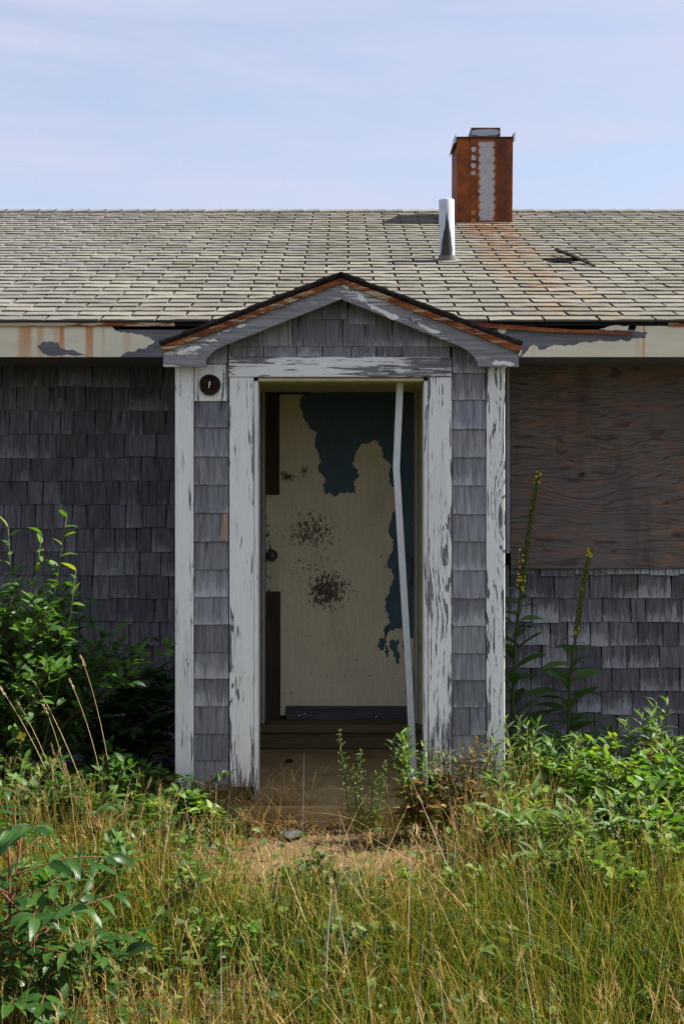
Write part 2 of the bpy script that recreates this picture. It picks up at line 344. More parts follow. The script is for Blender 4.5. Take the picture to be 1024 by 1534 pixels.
def m_pipe():
    k = NT('vent_pipe_paint'); o = k.sep(k.obj()); p = k.pos(); n = k.noise(k.scale(p, (60, 60, 14)), 1, 4, .65)
    hw = k.step(o[2], .06, .30, .040, .008)
    d = k.sub(k.add(k.math('ABSOLUTE', k.add(o[0], .006)), k.mul(k.sub(n, .5), .028)), hw)
    m = k.mul(k.mul(k.step(d, .003, -.003), k.step(o[1], .0, -.01)), k.mul(k.step(o[2], .022, .036), k.step(o[2], .36, .28)))
    c = k.mix(m, k.mix(k.step(k.noise(p, 30, 3), .4, .8), (.50, .53, .57), (.38, .41, .45)), (.03, .03, .033))
    k.bsdf(c, .55, .35); return k.m
M['pipe'] = m_pipe()
def m_cap():
    k = NT('rusted_cap'); o = k.sep(k.obj()); p = k.pos(); n = k.noise(p, 22, 3)
    d = k.math('SQRT', k.add(k.math('POWER', k.math('DIVIDE', o[0], .125), 2.0), k.math('POWER', k.math('DIVIDE', k.sub(o[2], .052), .03), 4.0)))
    m = k.step(k.add(d, k.mul(k.sub(n, .5), .9)), 1.0, .85)
    c = k.mix(k.step(k.noise(p, 18, 4), .35, .7), (.05, .022, .014), (.16, .055, .018)); c = k.mix(m, c, (.36, .42, .48))
    k.bsdf(c, .6, .4); return k.m
M['cap'] = m_cap()

# foliage
M['bush'] = m_leaf('glossy_bush_leaf', [(.022, .065, .010), (.040, .105, .016), (.060, .14, .020), (.095, .19, .028)])
M['bushdark'] = m_leaf('dark_bush_leaf', [(.025, .065, .018), (.04, .10, .022), (.06, .13, .028)])
M['sumac'] = m_leaf('sumac_leaflet', [(.012, .042, .008), (.022, .070, .010), (.045, .10, .014)], .36, .26, .30)
M['vine'] = m_leaf('bright_green_leaf', [(.035, .10, .014), (.065, .155, .020), (.11, .20, .024), (.19, .24, .03)], .45, .28, .42)
M['golden'] = m_leaf('goldenrod_leaf', [(.045, .11, .020), (.075, .16, .025), (.11, .19, .035), (.14, .19, .05)], .5, .3, .4)
M['autumn'] = m_leaf('reddening_leaf', [(.05, .09, .018), (.10, .10, .02), (.20, .10, .022), (.24, .075, .025), (.16, .12, .03)], .5, .3, .4)
M['mull'] = m_leaf('felted_mullein_leaf', [(.06, .13, .035), (.085, .165, .045), (.11, .19, .055)], .75, .15, .25)
M['lowherb'] = m_leaf('low_herb_leaf', [(.012, .04, .007), (.03, .075, .010), (.06, .125, .016), (.12, .17, .025)], .55, .3, .35)
M['stem'] = m_plain('green_stem', (.07, .09, .03), .7, .2); M['stemred'] = m_plain('reddish_stem', (.16, .065, .035), .7, .2)
M['stembrown'] = m_plain('brown_twig', (.09, .06, .04), .85, .15); M['spike'] = m_plain('seed_spike', (.12, .125, .035), .9, .1, var=.5, sc=90, bump=.004)
M['yellow'] = m_plain('yellow_petal', (.62, .50, .03), .6, .2); M['bud'] = m_plain('pale_green_bud', (.17, .22, .05), .7, .2)
M['straw'] = m_plain('straw', (.42, .32, .17), .7, .2, var=.25, sc=30)
M['grass'] = m_grass('meadow_grass', [(0, (.012, .030, .003)), (.3, (.035, .062, .005)), (.50, (.125, .15, .007)), (.70, (.24, .22, .011)), (.86, (.34, .255, .04)), (.93, (.15, .045, .012)), (1, (.08, .028, .010))], (.19, .14, .024), .38)
M['greystem'] = m_grass('dead_grey_stem', [(0, (.30, .29, .25)), (1, (.42, .40, .36))], (.36, .33, .27), .1)
M['lush'] = m_grass('fresh_grass', [(0, (.012, .040, .004)), (.5, (.040, .105, .008)), (1, (.13, .21, .018))], (.11, .15, .025))
M['dry'] = m_grass('dry_grass', [(0, (.30, .20, .065)), (.5, (.40, .27, .10)), (.75, (.22, .10, .03)), (1, (.58, .46, .26))], (.56, .43, .23))

# ------------------------------------------------------------------ mesh + object helpers
def P(px, py, Y): return Vector(((px-512)*Y/FPX, Y, ZC+(HY-py)*Y/FPX))
def X_(px, Y): return (px-512)*Y/FPX
def Z_(py, Y): return ZC+(HY-py)*Y/FPX

class MB:
    def __init__(s): s.v = []; s.f = []
    def add(s, vs, fs):
        b = len(s.v); s.v += [tuple(v) for v in vs]; s.f += [tuple(b+i for i in f) for f in fs]; return s
    def box(s, x0, x1, y0, y1, z0, z1, bev=0.0):
        if bev <= 0:
            return s.add([(x, y, z) for x in (x0, x1) for y in (y0, y1) for z in (z0, z1)],
                         [(0, 1, 3, 2), (4, 6, 7, 5), (0, 4, 5, 1), (2, 3, 7, 6), (0, 2, 6, 4), (1, 5, 7, 3)])
        bm = bmesh.new(); bmesh.ops.create_cube(bm, size=1)
        for v in bm.verts: v.co = Vector(((x0+x1)/2+v.co.x*(x1-x0), (y0+y1)/2+v.co.y*(y1-y0), (z0+z1)/2+v.co.z*(z1-z0)))
        bmesh.ops.bevel(bm, geom=bm.edges[:], offset=bev, segments=1, affect='EDGES', profile=.5)
        bm.verts.index_update(); s.add([v.co for v in bm.verts], [[v.index for v in f.verts] for f in bm.faces]); bm.free(); return s
    def tube(s, pts, rad, n=6, cap=True):
        pts = [Vector(p) for p in pts]
        if not hasattr(rad, '__len__'): rad = [rad]*len(pts)
        vs_, fs = [], []; prev = None
        for i, p in enumerate(pts):
            d = (pts[min(i+1, len(pts)-1)]-pts[max(i-1, 0)]).normalized()
            if prev is None: a = d.orthogonal().normalized()
            else: a = (prev-d*prev.dot(d)).normalized() if (prev-d*prev.dot(d)).length > 1e-5 else d.orthogonal().normalized()
            prev = a; b = d.cross(a)
            for k in range(n):
                t = 2*math.pi*k/n; vs_.append(p+(a*math.cos(t)+b*math.sin(t))*rad[i])
        for i in range(len(pts)-1):
            for k in range(n):
                fs.append((i*n+k, i*n+(k+1) % n, (i+1)*n+(k+1) % n, (i+1)*n+k))
        if cap: fs += [tuple(reversed(range(n))), tuple((len(pts)-1)*n+k for k in range(n))]
        return s.add(vs_, fs)
    def prism(s, xz, y0, y1):                 # an XZ outline with thickness along Y
        n = len(xz); ar = sum(xz[i][0]*xz[(i+1) % n][1]-xz[(i+1) % n][0]*xz[i][1] for i in range(n))
        if ar < 0: xz = xz[::-1]
        vs_ = [(x, y0, z) for x, z in xz]+[(x, y1, z) for x, z in xz]
        fs = [tuple(range(n)), tuple(reversed(range(n, 2*n)))]+[(i, i+n, (i+1) % n+n, (i+1) % n) for i in range(n)]
        return s.add(vs_, fs)
    def mesh(s, name):
        me = bpy.data.meshes.new(name); me.from_pydata(s.v, [], s.f); me.update(); return me
    def build(s, name, mat, parent=None, origin=None, smooth=False):
        a = np.array(s.v); lo, hi = a.min(0), a.max(0)
        o3 = Vector(origin) if origin is not None else Vector(((lo[0]+hi[0])/2, (lo[1]+hi[1])/2, lo[2]))
        s.v = [tuple(Vector(v)-o3) for v in s.v]
        me = s.mesh(name); me.materials.append(mat)
        if smooth: me.polygons.foreach_set('use_smooth', [True]*len(me.polygons))
        o = bpy.data.objects.new(name, me); COL.objects.link(o); put(o, Matrix.Translation(o3), parent); return o

WM = {}
def put(o, mw, parent=None):
    """place o at world matrix mw under parent (which was placed by put too)"""
    WM[o] = mw
    if parent is None: o.matrix_basis = mw
    else: o.parent = parent; o.matrix_basis = WM[parent].inverted() @ mw
def tag(o, label=None, cat=None, group=None, kind=None):
    if label: o['label'] = label
    if cat: o['category'] = cat
    if group: o['group'] = group
    if kind: o['kind'] = kind
    return o
def empty(name, mw, label, cat, group=None):
    o = bpy.data.objects.new(name, None); o.empty_display_size = .1; COL.objects.link(o)
    put(o, mw if isinstance(mw, Matrix) else Matrix.Translation(mw)); return tag(o, label, cat, group)
def inst(name, me, mw, parent):
    o = bpy.data.objects.new(name, me); COL.objects.link(o); put(o, mw, parent); return o
def rough_line(pts, amp, depth=3, closed=True):
    """midpoint-displaced outline, for torn paint and broken edges"""
    pts = [Vector((p[0], p[1])) for p in pts]
    for d in range(depth):
        out = []
        for i, p in enumerate(pts):
            out.append(p)
            if i == len(pts)-1 and not closed: break
            q = pts[(i+1) % len(pts)]; e = q-p
            if e.length > .004: out.append((p+q)/2+Vector((-e.y, e.x))*random.uniform(-1, 1)*amp)
        pts = out
    return [(p.x, p.y) for p in pts]

# ------------------------------------------------------------------ the setting: ground, path, slab
YF, YW, YE, YR, YD = 6.47, 7.76, 7.13, 11.83, 7.88       # porch front, house wall, eave edge, ridge, inner door
GZ = -.12
def gz(x, y): return GZ+.035*mnoise.noise(Vector((x*.8, y*.8, 0)))+.012*mnoise.noise(Vector((x*3, y*3, 4)))
def sheet(name, xs, ys, zf, mat):
    vs_ = [(x, y, zf(x, y)) for y in ys for x in xs]; n = len(xs)
    fs = [(j*n+i, j*n+i+1, (j+1)*n+i+1, (j+1)*n+i) for j in range(len(ys)-1) for i in range(n-1)]
    mb = MB(); mb.add(vs_, fs); o = mb.build(name, mat, origin=(0, 0, 0), smooth=True); return tag(o, kind='structure')
gx = [-900, -200, -60, -20, -9]+list(np.linspace(-6, 6, 61))+[9, 20, 60, 200, 900]
gy = [-900, -200, -60, -15, -4]+list(np.linspace(0, 10, 51))+[14, 20, 60, 200, 900]
g = sheet('ground', gx, gy, gz, M['ground']); tag(g, 'dark soil under the overgrown grass in front of the house')
pathx = list(np.linspace(-.72, .80, 20)); pathy = list(np.linspace(4.95, 6.42, 20))
g = sheet('path', pathx, pathy, lambda x, y: gz(x, y)+.012-.03*max(0, abs(x-.04)-.62), M['path'])
tag(g, 'bare sandy dirt path in front of the porch slab')
o = MB().box(-.80, .80, 6.36, 7.72, -.30, 0, .008).build('porch_slab', M['slab']); tag(o, 'brown dirty concrete slab forming the porch floor', kind='structure')

# ------------------------------------------------------------------ the house
house = empty('house', (0, YW, GZ), 'abandoned grey shingled house with a gabled porch of peeling white paint and an open doorway', 'house')
RS = (Z_(316, YR)-Z_(480, YE))/(YR-YE); RA = math.atan(RS)
EZ = Z_(480, YE)
U, V, NN = Vector((1, 0, 0)), Vector((0, math.cos(RA), math.sin(RA))), Vector((0, -math.sin(RA), math.cos(RA)))
def roofp(x, v, n=0): return Vector((x, YE, EZ))+V*v+NN*n
SL = (YR-YE)/math.cos(RA); HW = 5.0
# shell of the house
wl = MB().box(-HW+.3, -.78, YW, YW+.14, GZ-.2, 2.60).build('wall', M['backing'], house)
wr = MB().box(.78, HW-.3, YW, YW+.14, GZ-.2, 2.60).build('wall', M['backing'], house)
MB().box(-.775, .775, YW+.02, YW+.12, 2.14, 2.60).build('wall', M['backing'], house)
yb = 2*YR-YW
b = MB(); b.box(-HW+.3, HW-.3, yb-.14, yb, GZ-.2, 2.60); b.box(-HW+.31, -HW+.44, YW+.15, yb-.15, GZ-.2, 2.7); b.box(HW-.44, HW-.31, YW+.15, yb-.15, GZ-.2, 2.7)
for sx in (-1, 1):
    x0 = sx*(HW-.36); b.prism([(0, 0), (0, 0), (0, 0)], 0, 0) if False else None
    b.add([(x0, YW+.1, 2.6), (x0, yb-.1, 2.6), (x0, YR, Z_(316, YR)-.12)], [(0, 1, 2)])
b.build('rear_wall', M['shingle_wall'], house)
# floor behind the door, dark room
# roof deck: two slopes with thickness
RZ = Z_(316, YR)
prof = [(YE, EZ-.004), (YR, RZ-.004), (2*YR-YE, EZ-.004), (2*YR-YE, EZ-.05), (YR, RZ-.06), (YE, EZ-.05)]
b = MB(); n = 6
b.add([(-HW, y, z) for y, z in prof]+[(HW, y, z) for y, z in prof],
      [tuple(reversed(range(6))), tuple(range(6, 12))]+[(i, (i+1) % 6, (i+1) % 6+6, i+6) for i in range(6)])
roof = b.build('roof', M['deck'], house)
b = MB().box(-HW, HW, YE+.03, YW-.002, Z_(535, YE)+.004, Z_(535, YE)+.016); b.build('soffit', M['greywood'], house)

# asphalt shingle tabs
EXP, TAB = .127, .305
def tab_mesh(name, seed):
    rr = random.Random(seed); n = 6; vs_ = []
    lift = [rr.uniform(-.0018, .0022) for _ in range(n)]; c0 = rr.uniform(-.0025, .0035)
    for i in range(n):
        x = i/(n-1); z = .0108+lift[i]+c0*(1-2*x)*1.0; y = rr.uniform(-.018, .018)
        vs_ += [(x, y, 0), (x, y, z), (x, 1, .001)]
    fs = []
    for i in range(n-1):
        a, b_ = i*3, (i+1)*3; fs += [(a, b_, b_+1, a+1), (a+1, b_+1, b_+2, a+2)]
    fs += [(0, 1, 2), ((n-1)*3, (n-1)*3+2, (n-1)*3+1)]
    mb = MB(); mb.add(vs_, fs); me = mb.mesh(name); me.materials.append(M['roof']); return me
tabs = [tab_mesh('roof_shingle', 100+i) for i in range(10)]
def roof_mat(x, v, n, w, l, yaw=0.0, pitch=0.0):
    m = Matrix((( U.x, V.x, NN.x, 0), (U.y, V.y, NN.y, 0), (U.z, V.z, NN.z, 0), (0, 0, 0, 1)))
    return Matrix.Translation(roofp(x, v, n)) @ m @ Matrix.Rotation(yaw, 4, 'Z') @ Matrix.Rotation(pitch, 4, 'X') @ Matrix.Diagonal((w, l, 1, 1))
NROW = int(round(SL/EXP))
EXPO = SL/NROW
cand = []
for r_ in range(NROW):
    x = -HW+.02+(r_ % 2)*TAB/2-TAB+random.uniform(-.004, .004)
    while x < HW:
        x0, x1 = max(x, -HW), min(x+TAB-.014, HW)
        if x1-x0 > .03:
            v = r_*EXPO-.02+.004*mnoise.noise(Vector((x*1.2, r_*.9, 2)))+random.gauss(0, .0012)
            yaw = random.gauss(0, .0065); pit = random.gauss(0, .004); nn = 0
            cx, cv = (x0+x1)/2, v
            # the sagging, torn area right of the chimney
            dx, dv = cx-1.45, cv-1.05
            q = math.exp(-(dx/.45)**2-(dv/.45)**2)
            if q > .25: yaw += random.gauss(0, .035)*q; pit += random.uniform(-.05, .02)*q
            y = roofp(cx, cv).y; px = 512+cx*FPX/y
            hid = (abs(cx) < .80*(7.6-y)/.5 and y < 7.55)
            cand.append((r_, cx, roof_mat(x0, v, nn, x1-x0, EXPO*1.3, yaw, pit), -20 < px < 1044, hid))
        x += TAB
HOLE = P(848, 391, 9.08); HOLE.y = 9.0
holes = []
indiv = [c for c in cand if c[3]][:300]
ids = {id(c) for c in indiv}
bv, bf = [], []
for c in cand:
    r_, cx, mw, vis, hid = c
    pc = mw @ Vector((.5, .5, 0))
    py = HY-(pc.z-ZC)*FPX/pc.y; px = 512+pc.x*FPX/pc.y
    if abs(px-842) < 17 and abs(py-389) < 3.4: continue           # torn-out tab
    me = random.choice(tabs)
    if id(c) in ids: inst('roof_shingle', me, mw, roof)
    else:
        base = len(bv); bv += [tuple(mw @ v.co) for v in me.vertices]; bf += [tuple(base+i for i in p.vertices) for p in me.polygons]
mb = MB(); mb.v, mb.f = bv, bf
o = mb.build('upper_shingles', M['roof'], roof, origin=tuple(roofp(0, SL/2))); tag(o, 'far rows of asphalt shingles towards the ridge', kind='stuff')
# ridge caps
b = MB(); x = -HW
while x < HW:
    w = .15; b.add([(x, YR-.13, RZ-.13*RS+.014), (x+w-.004, YR-.13, RZ-.13*RS+.020), (x, YR, RZ+.014), (x+w-.004, YR, RZ+.021), (x, YR+.13, RZ-.13*RS+.014), (x+w-.004, YR+.13, RZ-.13*RS+.018),
               (x, YR-.13, RZ-.13*RS), (x+w-.004, YR-.13, RZ-.13*RS)], [(0, 1, 3, 2), (2, 3, 5, 4), (6, 7, 1, 0)]); x += w
tag(b.build('ridge_cap', M['roof'], roof), kind='stuff')
# rear slope, one simple skin
MB().add([(-HW, YR, RZ+.004), (HW, YR, RZ+.004), (HW, 2*YR-YE+.03, EZ), (-HW, 2*YR-YE+.03, EZ)], [(0, 3, 2, 1)]).build('rear_roof_skin', M['roof'], roof)

# fascia with its torn paint
FZ0, FZ1 = Z_(535, YE), Z_(487.5, YE)
fas = MB().box(-HW, HW, YE, YE+.024, FZ0, FZ1, .002).build('fascia', M['greywood'], house)
def pxpoly(pts, Y, amp=.10, depth=3): return rough_line([(X_(a, Y), Z_(b_, Y)) for a, b_ in pts], amp, depth)
def torn(pts, fixed_from, Y):   # torn edge points first, then straight corner points
    tornp = rough_line([(X_(a, Y), Z_(b_, Y)) for a, b_ in pts], .16, 3, False)
    return tornp+[(X_(a, Y), Z_(b_, Y)) for a, b_ in fixed_from]
yf0, yf1 = YE-.0022, YE+.003
MB().prism(torn([(150, 488.2), (169, 490), (186, 497), (208, 501), (232, 510.6), (229, 515), (210, 521.5), (191, 527), (180, 534.6)], [(-900, 534.6), (-900, 488.2)], YE), yf0, yf1).build('paint_layer', M['fascia'], fas)
MB().prism(torn([(781, 534.6), (786, 529), (794, 518.5), (799.6, 515), (808, 524), (823, 518.5), (837, 517), (862, 515.7), (876, 511.6), (896, 510), (917, 511.6), (939, 511.6), (947, 506), (966, 506), (970, 498), (951, 496), (952, 488.2)], [(1900, 488.2), (1900, 534.6)], YE), yf0, yf1).build('paint_layer', M['fascia'], fas)
MB().prism(pxpoly([(897, 493), (910, 489), (942, 487.9), (940, 495), (915, 495)], YE), yf0, yf1).build('paint_layer', M['fascia'], fas)
MB().prism(pxpoly([(745, 491), (758, 490), (757, 498), (746, 499)], YE), yf0, yf1).build('paint_layer', M['fascia'], fas)
MB().prism(pxpoly([(773, 528), (781, 524), (779, 533), (772, 533)], YE), yf0, yf1).build('paint_layer', M['fascia'], fas)
MB().prism(pxpoly([(55, 519), (64, 512), (76, 511), (87.5, 513), (92, 522), (100, 524), (109, 524), (120, 529), (131, 532.5), (112, 533), (90, 532.5), (71, 532), (62, 526)], YE, .12), YE-.0036, YE+.003).build('bare_patch', M['greywood'], fas)
# metal drip edge under the shingles: cream and rust on the left, torn off and hanging on the right
MB().box(-HW, X_(262, YE), YE-.012, YE-.0025, Z_(488.8, YE), Z_(483.5, YE)).build('drip_edge', M['rust3'], fas)
MB().box(X_(1000, YE), HW, YE-.012, YE-.0025, Z_(488.8, YE), Z_(484, YE)).build('drip_edge', M['rust2'], fas)
b = MB(); a0, a1 = P(700, 484.5, YE-.012), P(948, 499, YE-.03); nseg = 12; vs_ = []
for i in range(nseg+1):
    t = i/nseg; c = a0.lerp(a1, t)+Vector((0, 0, -.008*math.sin(t*math.pi)+random.uniform(-.001, .001))); hh = .0135*(1-.45*t)
    vs_ += [(c.x, c.y, c.z-hh), (c.x, c.y, c.z+hh), (c.x, c.y+.014, c.z+hh+.002), (c.x, c.y+.010, c.z-hh+.002)]
fs = []
for i in range(nseg):
    for k in range(4): fs.append((i*4+k, (i+1)*4+k, (i+1)*4+(k+1) % 4, i*4+(k+1) % 4))
fs += [(3, 2, 1, 0), tuple(nseg*4+k for k in range(4))]
b.add(vs_, fs); tag(b.build('drip_edge', M['rust'], fas), 'rusty strip of drip edge torn loose from the fascia')
MB().box(-HW, HW, YE-.016, YE+.0, Z_(483, YE)+.002, EZ-.002).build('starter_strip', M['tar'], roof)

# ---- wall shingles
def shingle_mesh(name, seed, mat):
    rr = random.Random(seed); n = 5; vs_ = []
    for i in range(n):
        x = i/(n-1); z = rr.uniform(-.010, .010); yo = rr.uniform(-.0015, .0015)
        vs_ += [(x, 0, z), (x, -.0165+yo, z), (x, -.004+yo*.5, 1)]
    fs = []
    for i in range(n-1):
        a, c = i*3, (i+1)*3; fs += [(a, c, c+1, a+1), (a+1, c+1, c+2, a+2)]
    fs += [(0, 1, 2), ((n-1)*3, (n-1)*3+2, (n-1)*3+1)]
    mb = MB(); mb.add(vs_, fs); me = mb.mesh(name); me.materials.append(mat); return me
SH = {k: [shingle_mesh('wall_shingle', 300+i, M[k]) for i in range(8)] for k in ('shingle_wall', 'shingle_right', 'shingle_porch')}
def shingle(kind, parent, x0, x1, zb, h, Y, tilt=0.0, label=None):
    mw = Matrix.Translation((x0, Y, zb)) @ Matrix.Rotation(tilt, 4, 'Y') @ Matrix.Diagonal((x1-x0, random.uniform(.85, 1.2), h, 1))
    o = inst('wall_shingle', random.choice(SH[kind]), mw, parent)
    if label: o['label'] = label
    return o
def course(kind, parent, joints, zb, h, Y, gap=.005):
    for a, c in zip(joints[:-1], joints[1:]):
        shingle(kind, parent, a+gap*random.uniform(.3, .8), c-gap*random.uniform(.3, .8), zb+random.gauss(0, .0028), h, Y, random.gauss(0, .006))
def rand_joints(x0, x1):
    j = [x0]
    while j[-1] < x1-.06: j.append(min(x1, j[-1]+random.choice((.075, .09, .11, .13, .15, .17, .19, .21))*random.uniform(.92, 1.08)))
    j[-1] = x1; return j
KW = FPX/(YW-.012)
# left wall: joints of the courses in view, read at eye level from left to right (photo px)
left_rows = {580: [3, 36, 86, 139, 195, 244, 275], 614: [-20, 25, 74, 98, 128, 168, 192, 240, 275], 649.5: [-15, 14, 45, 91, 110, 142, 165, 196, 214, 248, 275],
             685: [-40, 58, 84, 130, 187, 235, 275], 719.5: [-18, 17, 46, 108, 154, 194, 212, 275], 755: [-30, 41, 65, 92, 138, 179, 206, 235, 254, 275],
             790: [-24, 6, 31, 53, 80, 108, 130, 164, 188, 213, 249, 275], 825: [-60, 17, 66, 97, 115, 141, 172, 204, 227, 260, 275]}
yy = 580.0; rows = []
while yy < 1205: rows.append(yy); yy += 35.15
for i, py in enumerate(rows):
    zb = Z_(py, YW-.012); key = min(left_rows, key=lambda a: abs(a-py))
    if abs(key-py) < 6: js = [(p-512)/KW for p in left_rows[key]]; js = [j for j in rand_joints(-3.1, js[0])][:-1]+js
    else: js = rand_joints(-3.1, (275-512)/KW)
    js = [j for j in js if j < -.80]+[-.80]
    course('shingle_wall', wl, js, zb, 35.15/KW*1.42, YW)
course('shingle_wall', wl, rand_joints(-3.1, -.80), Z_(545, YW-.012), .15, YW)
# right wall below the boarded window
right_rows = [(1138, [755, 790, 838, 880, 930, 981, 1024, 1060]), (1173, [755, 770, 815, 866, 905, 950, 1004, 1050]), (896, [755, 764, 829, 882, 916, 955, 1005, 1060]), (931.5, [755, 762, 796, 837, 902, 944, 966, 1020, 1050]), (967, [755, 784, 824, 850, 884, 912, 955, 992, 1016, 1060]),
              (1000.5, [755, 776, 811, 849, 900, 938, 987, 1040]), (1035, [755, 795, 828, 876, 916, 958, 1018, 1060]), (1068.5, [755, 775, 864, 900, 946, 999, 1040]), (1103, [755, 800, 853, 890, 924, 975, 1016, 1060])]
for py, js in right_rows:
    j = [(p-512)/KW for p in js]; j = j+rand_joints(j[-1], 3.1)[1:]; j = [max(.80, a) for a in j]
    j = [j[0]]+[b_ for a, b_ in zip(j[:-1], j[1:]) if b_-a > .015]
    course('shingle_right', wr, j, Z_(py, YW-.012), 35/KW*1.42, YW, .007)
zb = Z_(861, YW-.012); js = [(p-512)/KW for p in (764, 800)]
course('shingle_right', wr, js, zb+.004, .13, YW)
js = [(p-512)/KW for p in (809, 860, 888, 904, 948, 972, 996, 1016, 1050, 1100)]
for a, c in zip(js[:-1], js[1:]): shingle('shingle_right', wr, a+.002, c-.003, zb-.008 if a < js[1] else zb+random.uniform(-.004, .006), .13, YW-.008, random.uniform(-.01, .02))
# plywood over the window and the strip of grey trim beside it
MB().box(X_(764.5, YW-.03), 2.75, YW-.034, YW-.016, Z_(852, YW-.03), Z_(500, YW-.03), .002).build('window_board', M['ply'], house)
MB().box(X_(757, YW-.03), X_(763.5, YW-.03), YW-.040, YW-.016, Z_(829, YW-.03), Z_(500, YW-.03), .003).build('window_trim', M['trimgrey'], house)

# ---- porch front
def fx(px): return X_(px, YF)
def fz(py): return Z_(py, YF)
RY0, RY1 = 6.35, 6.385
porch = MB()
porch.box(fx(264), fx(379), YF+.002, YF+.10, -.05, 2.12); porch.box(fx(642), fx(754), YF+.002, YF+.10, -.05, 2.12)
porch.prism([(fx(275), 2.13), (fx(745), 2.13), (fx(745), fz(540)), (fx(511), fz(432)), (fx(275), fz(540))], YF+.002, YF+.09)
porch.box(fx(379), fx(642), YF+.003, YF+.10, fz(566), 2.14)
pf = porch.build('porch_front', M['backing'], house)
def board(name, x0, x1, z0, z1, mat, y0=YF-.022, parent=house, lab=None):
    o = MB().box(x0, x1, y0, YF+.004, z0, z1, .0025).build(name, mat, parent)
    if lab: o['label'] = lab
    return o
board('corner_board', fx(263), fx(290.5), .02, fz(549.5), M['paint_l'], lab='left corner board, its white paint mostly sound')
board('corner_board', fx(727.5), fx(755), .02, fz(549.5), M['paint_r'], lab='right corner board with grain and knots showing through worn paint')
board('door_casing', fx(344), fx(380), fz(1178), fz(565.8), M['paint'])
board('door_casing', fx(641), fx(676), fz(1160), fz(565.8), M['paint_c'])
board('lintel', fx(343), fx(676), fz(565), fz(535), M['paint_h'], YF-.024)
for x in (fx(380)+.001, fx(641)-.021): MB().box(x, x+.02, YF-.01, YF+.13, .0, fz(571), .002).build('jamb', M['paint_l'], house)
MB().box(fx(380)+.022, fx(641)-.022, YF-.008, YF+.13, fz(571), fz(566), .002).build('head_jamb', M['interior'], house)
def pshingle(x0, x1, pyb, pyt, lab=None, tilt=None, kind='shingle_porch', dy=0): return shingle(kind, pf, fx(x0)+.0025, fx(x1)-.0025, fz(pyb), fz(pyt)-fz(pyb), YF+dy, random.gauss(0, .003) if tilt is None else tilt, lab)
lb = [640, 683.6, 726, 768, 810.6, 853, 893.7, 935, 976, 1016, 1057, 1098, 1138, 1180]; pv = 601
for i, y in enumerate(lb):
    if abs(y-810.6) < 1: pshingle(291, 343, y, pv-12, kind='shingle_porch')
    else: pshingle(291, 343, y, pv-16 if i else pv+.5)
    pv = y
# raw cedar where the sixth shingle lost its corner
MB().prism([(fx(335), fz(769.5)), (fx(342), fz(769.5)), (fx(342), fz(809.5)), (fx(328), fz(809.5)), (fx(330.5), fz(800))], YF-.0195, YF-.010).build('broken_corner', M['brokenwood'], pf)
rb = [559, 599, 642.5, 685, 727, 770, 811, 854, 896, 937, 978, 1018, 1059]; pv = 519
for i, y in enumerate(rb): pshingle(676.5, 727, y, pv-(16 if i else 0)); pv = y
pshingle(676.5, 703, 1100, 1045); pshingle(703, 727, 1100, 1045); pshingle(676.5, 727, 1141, 1086); pshingle(676.5, 727, 1178, 1127)
js = [342, 395, 444, 483, 526, 563, 601, 674]
for a, c in zip(js[:-1], js[1:]): pshingle(a, c, 534.4, 503)
pshingle(308, 341.5, 545, 503)
js = [345, 387, 438, 513, 546, 587, 641, 690]
for a, c in zip(js[:-1], js[1:]):
    top = 462 if 420 < (a+c)/2 < 600 else 482
    top = {345: 496, 387: 474, 587: 476, 641: 498}.get(a, top)
    pshingle(a, c, 519, top)
pshingle(450, 521, 478.5, 448); pshingle(521, 561, 485, 452, tilt=.05); 
# light mount
lm = board('lamp_mount', fx(291.5), fx(342.5), fz(601), fz(546), M['paint_b'], YF-.014)
c = P(315, 577, YF)
b = MB(); prof = [(.052, -.014), (.053, -.030), (.050, -.034), (.044, -.033), (.038, -.020), (.0, -.017)]; n = 28; vs_ = []
for r_, y in prof:
    for k in range(n):
        t = 2*math.pi*k/n; rr = r_*(1+.02*math.sin(3*t+1)); vs_.append((c.x+rr*math.cos(t), YF+y, c.z+rr*math.sin(t)))
b.add(vs_, [(i*n+k, (i+1)*n+k, (i+1)*n+(k+1) % n, i*n+(k+1) % n) for i in range(len(prof)-1) for k in range(n)])
b.box(c.x-.007, c.x+.004, YF-.05, YF-.016, c.z-.018, c.z+.012); b.build('lamp_socket', M['darkrust'], lm)
MB().tube([(c.x-.003, YF-.052, c.z-.016), (c.x+.002, YF-.056, c.z+.002), (c.x+.001, YF-.052, c.z+.016)], [.002, .004, .002], 6).build('wire_end', M['pvc'], lm)

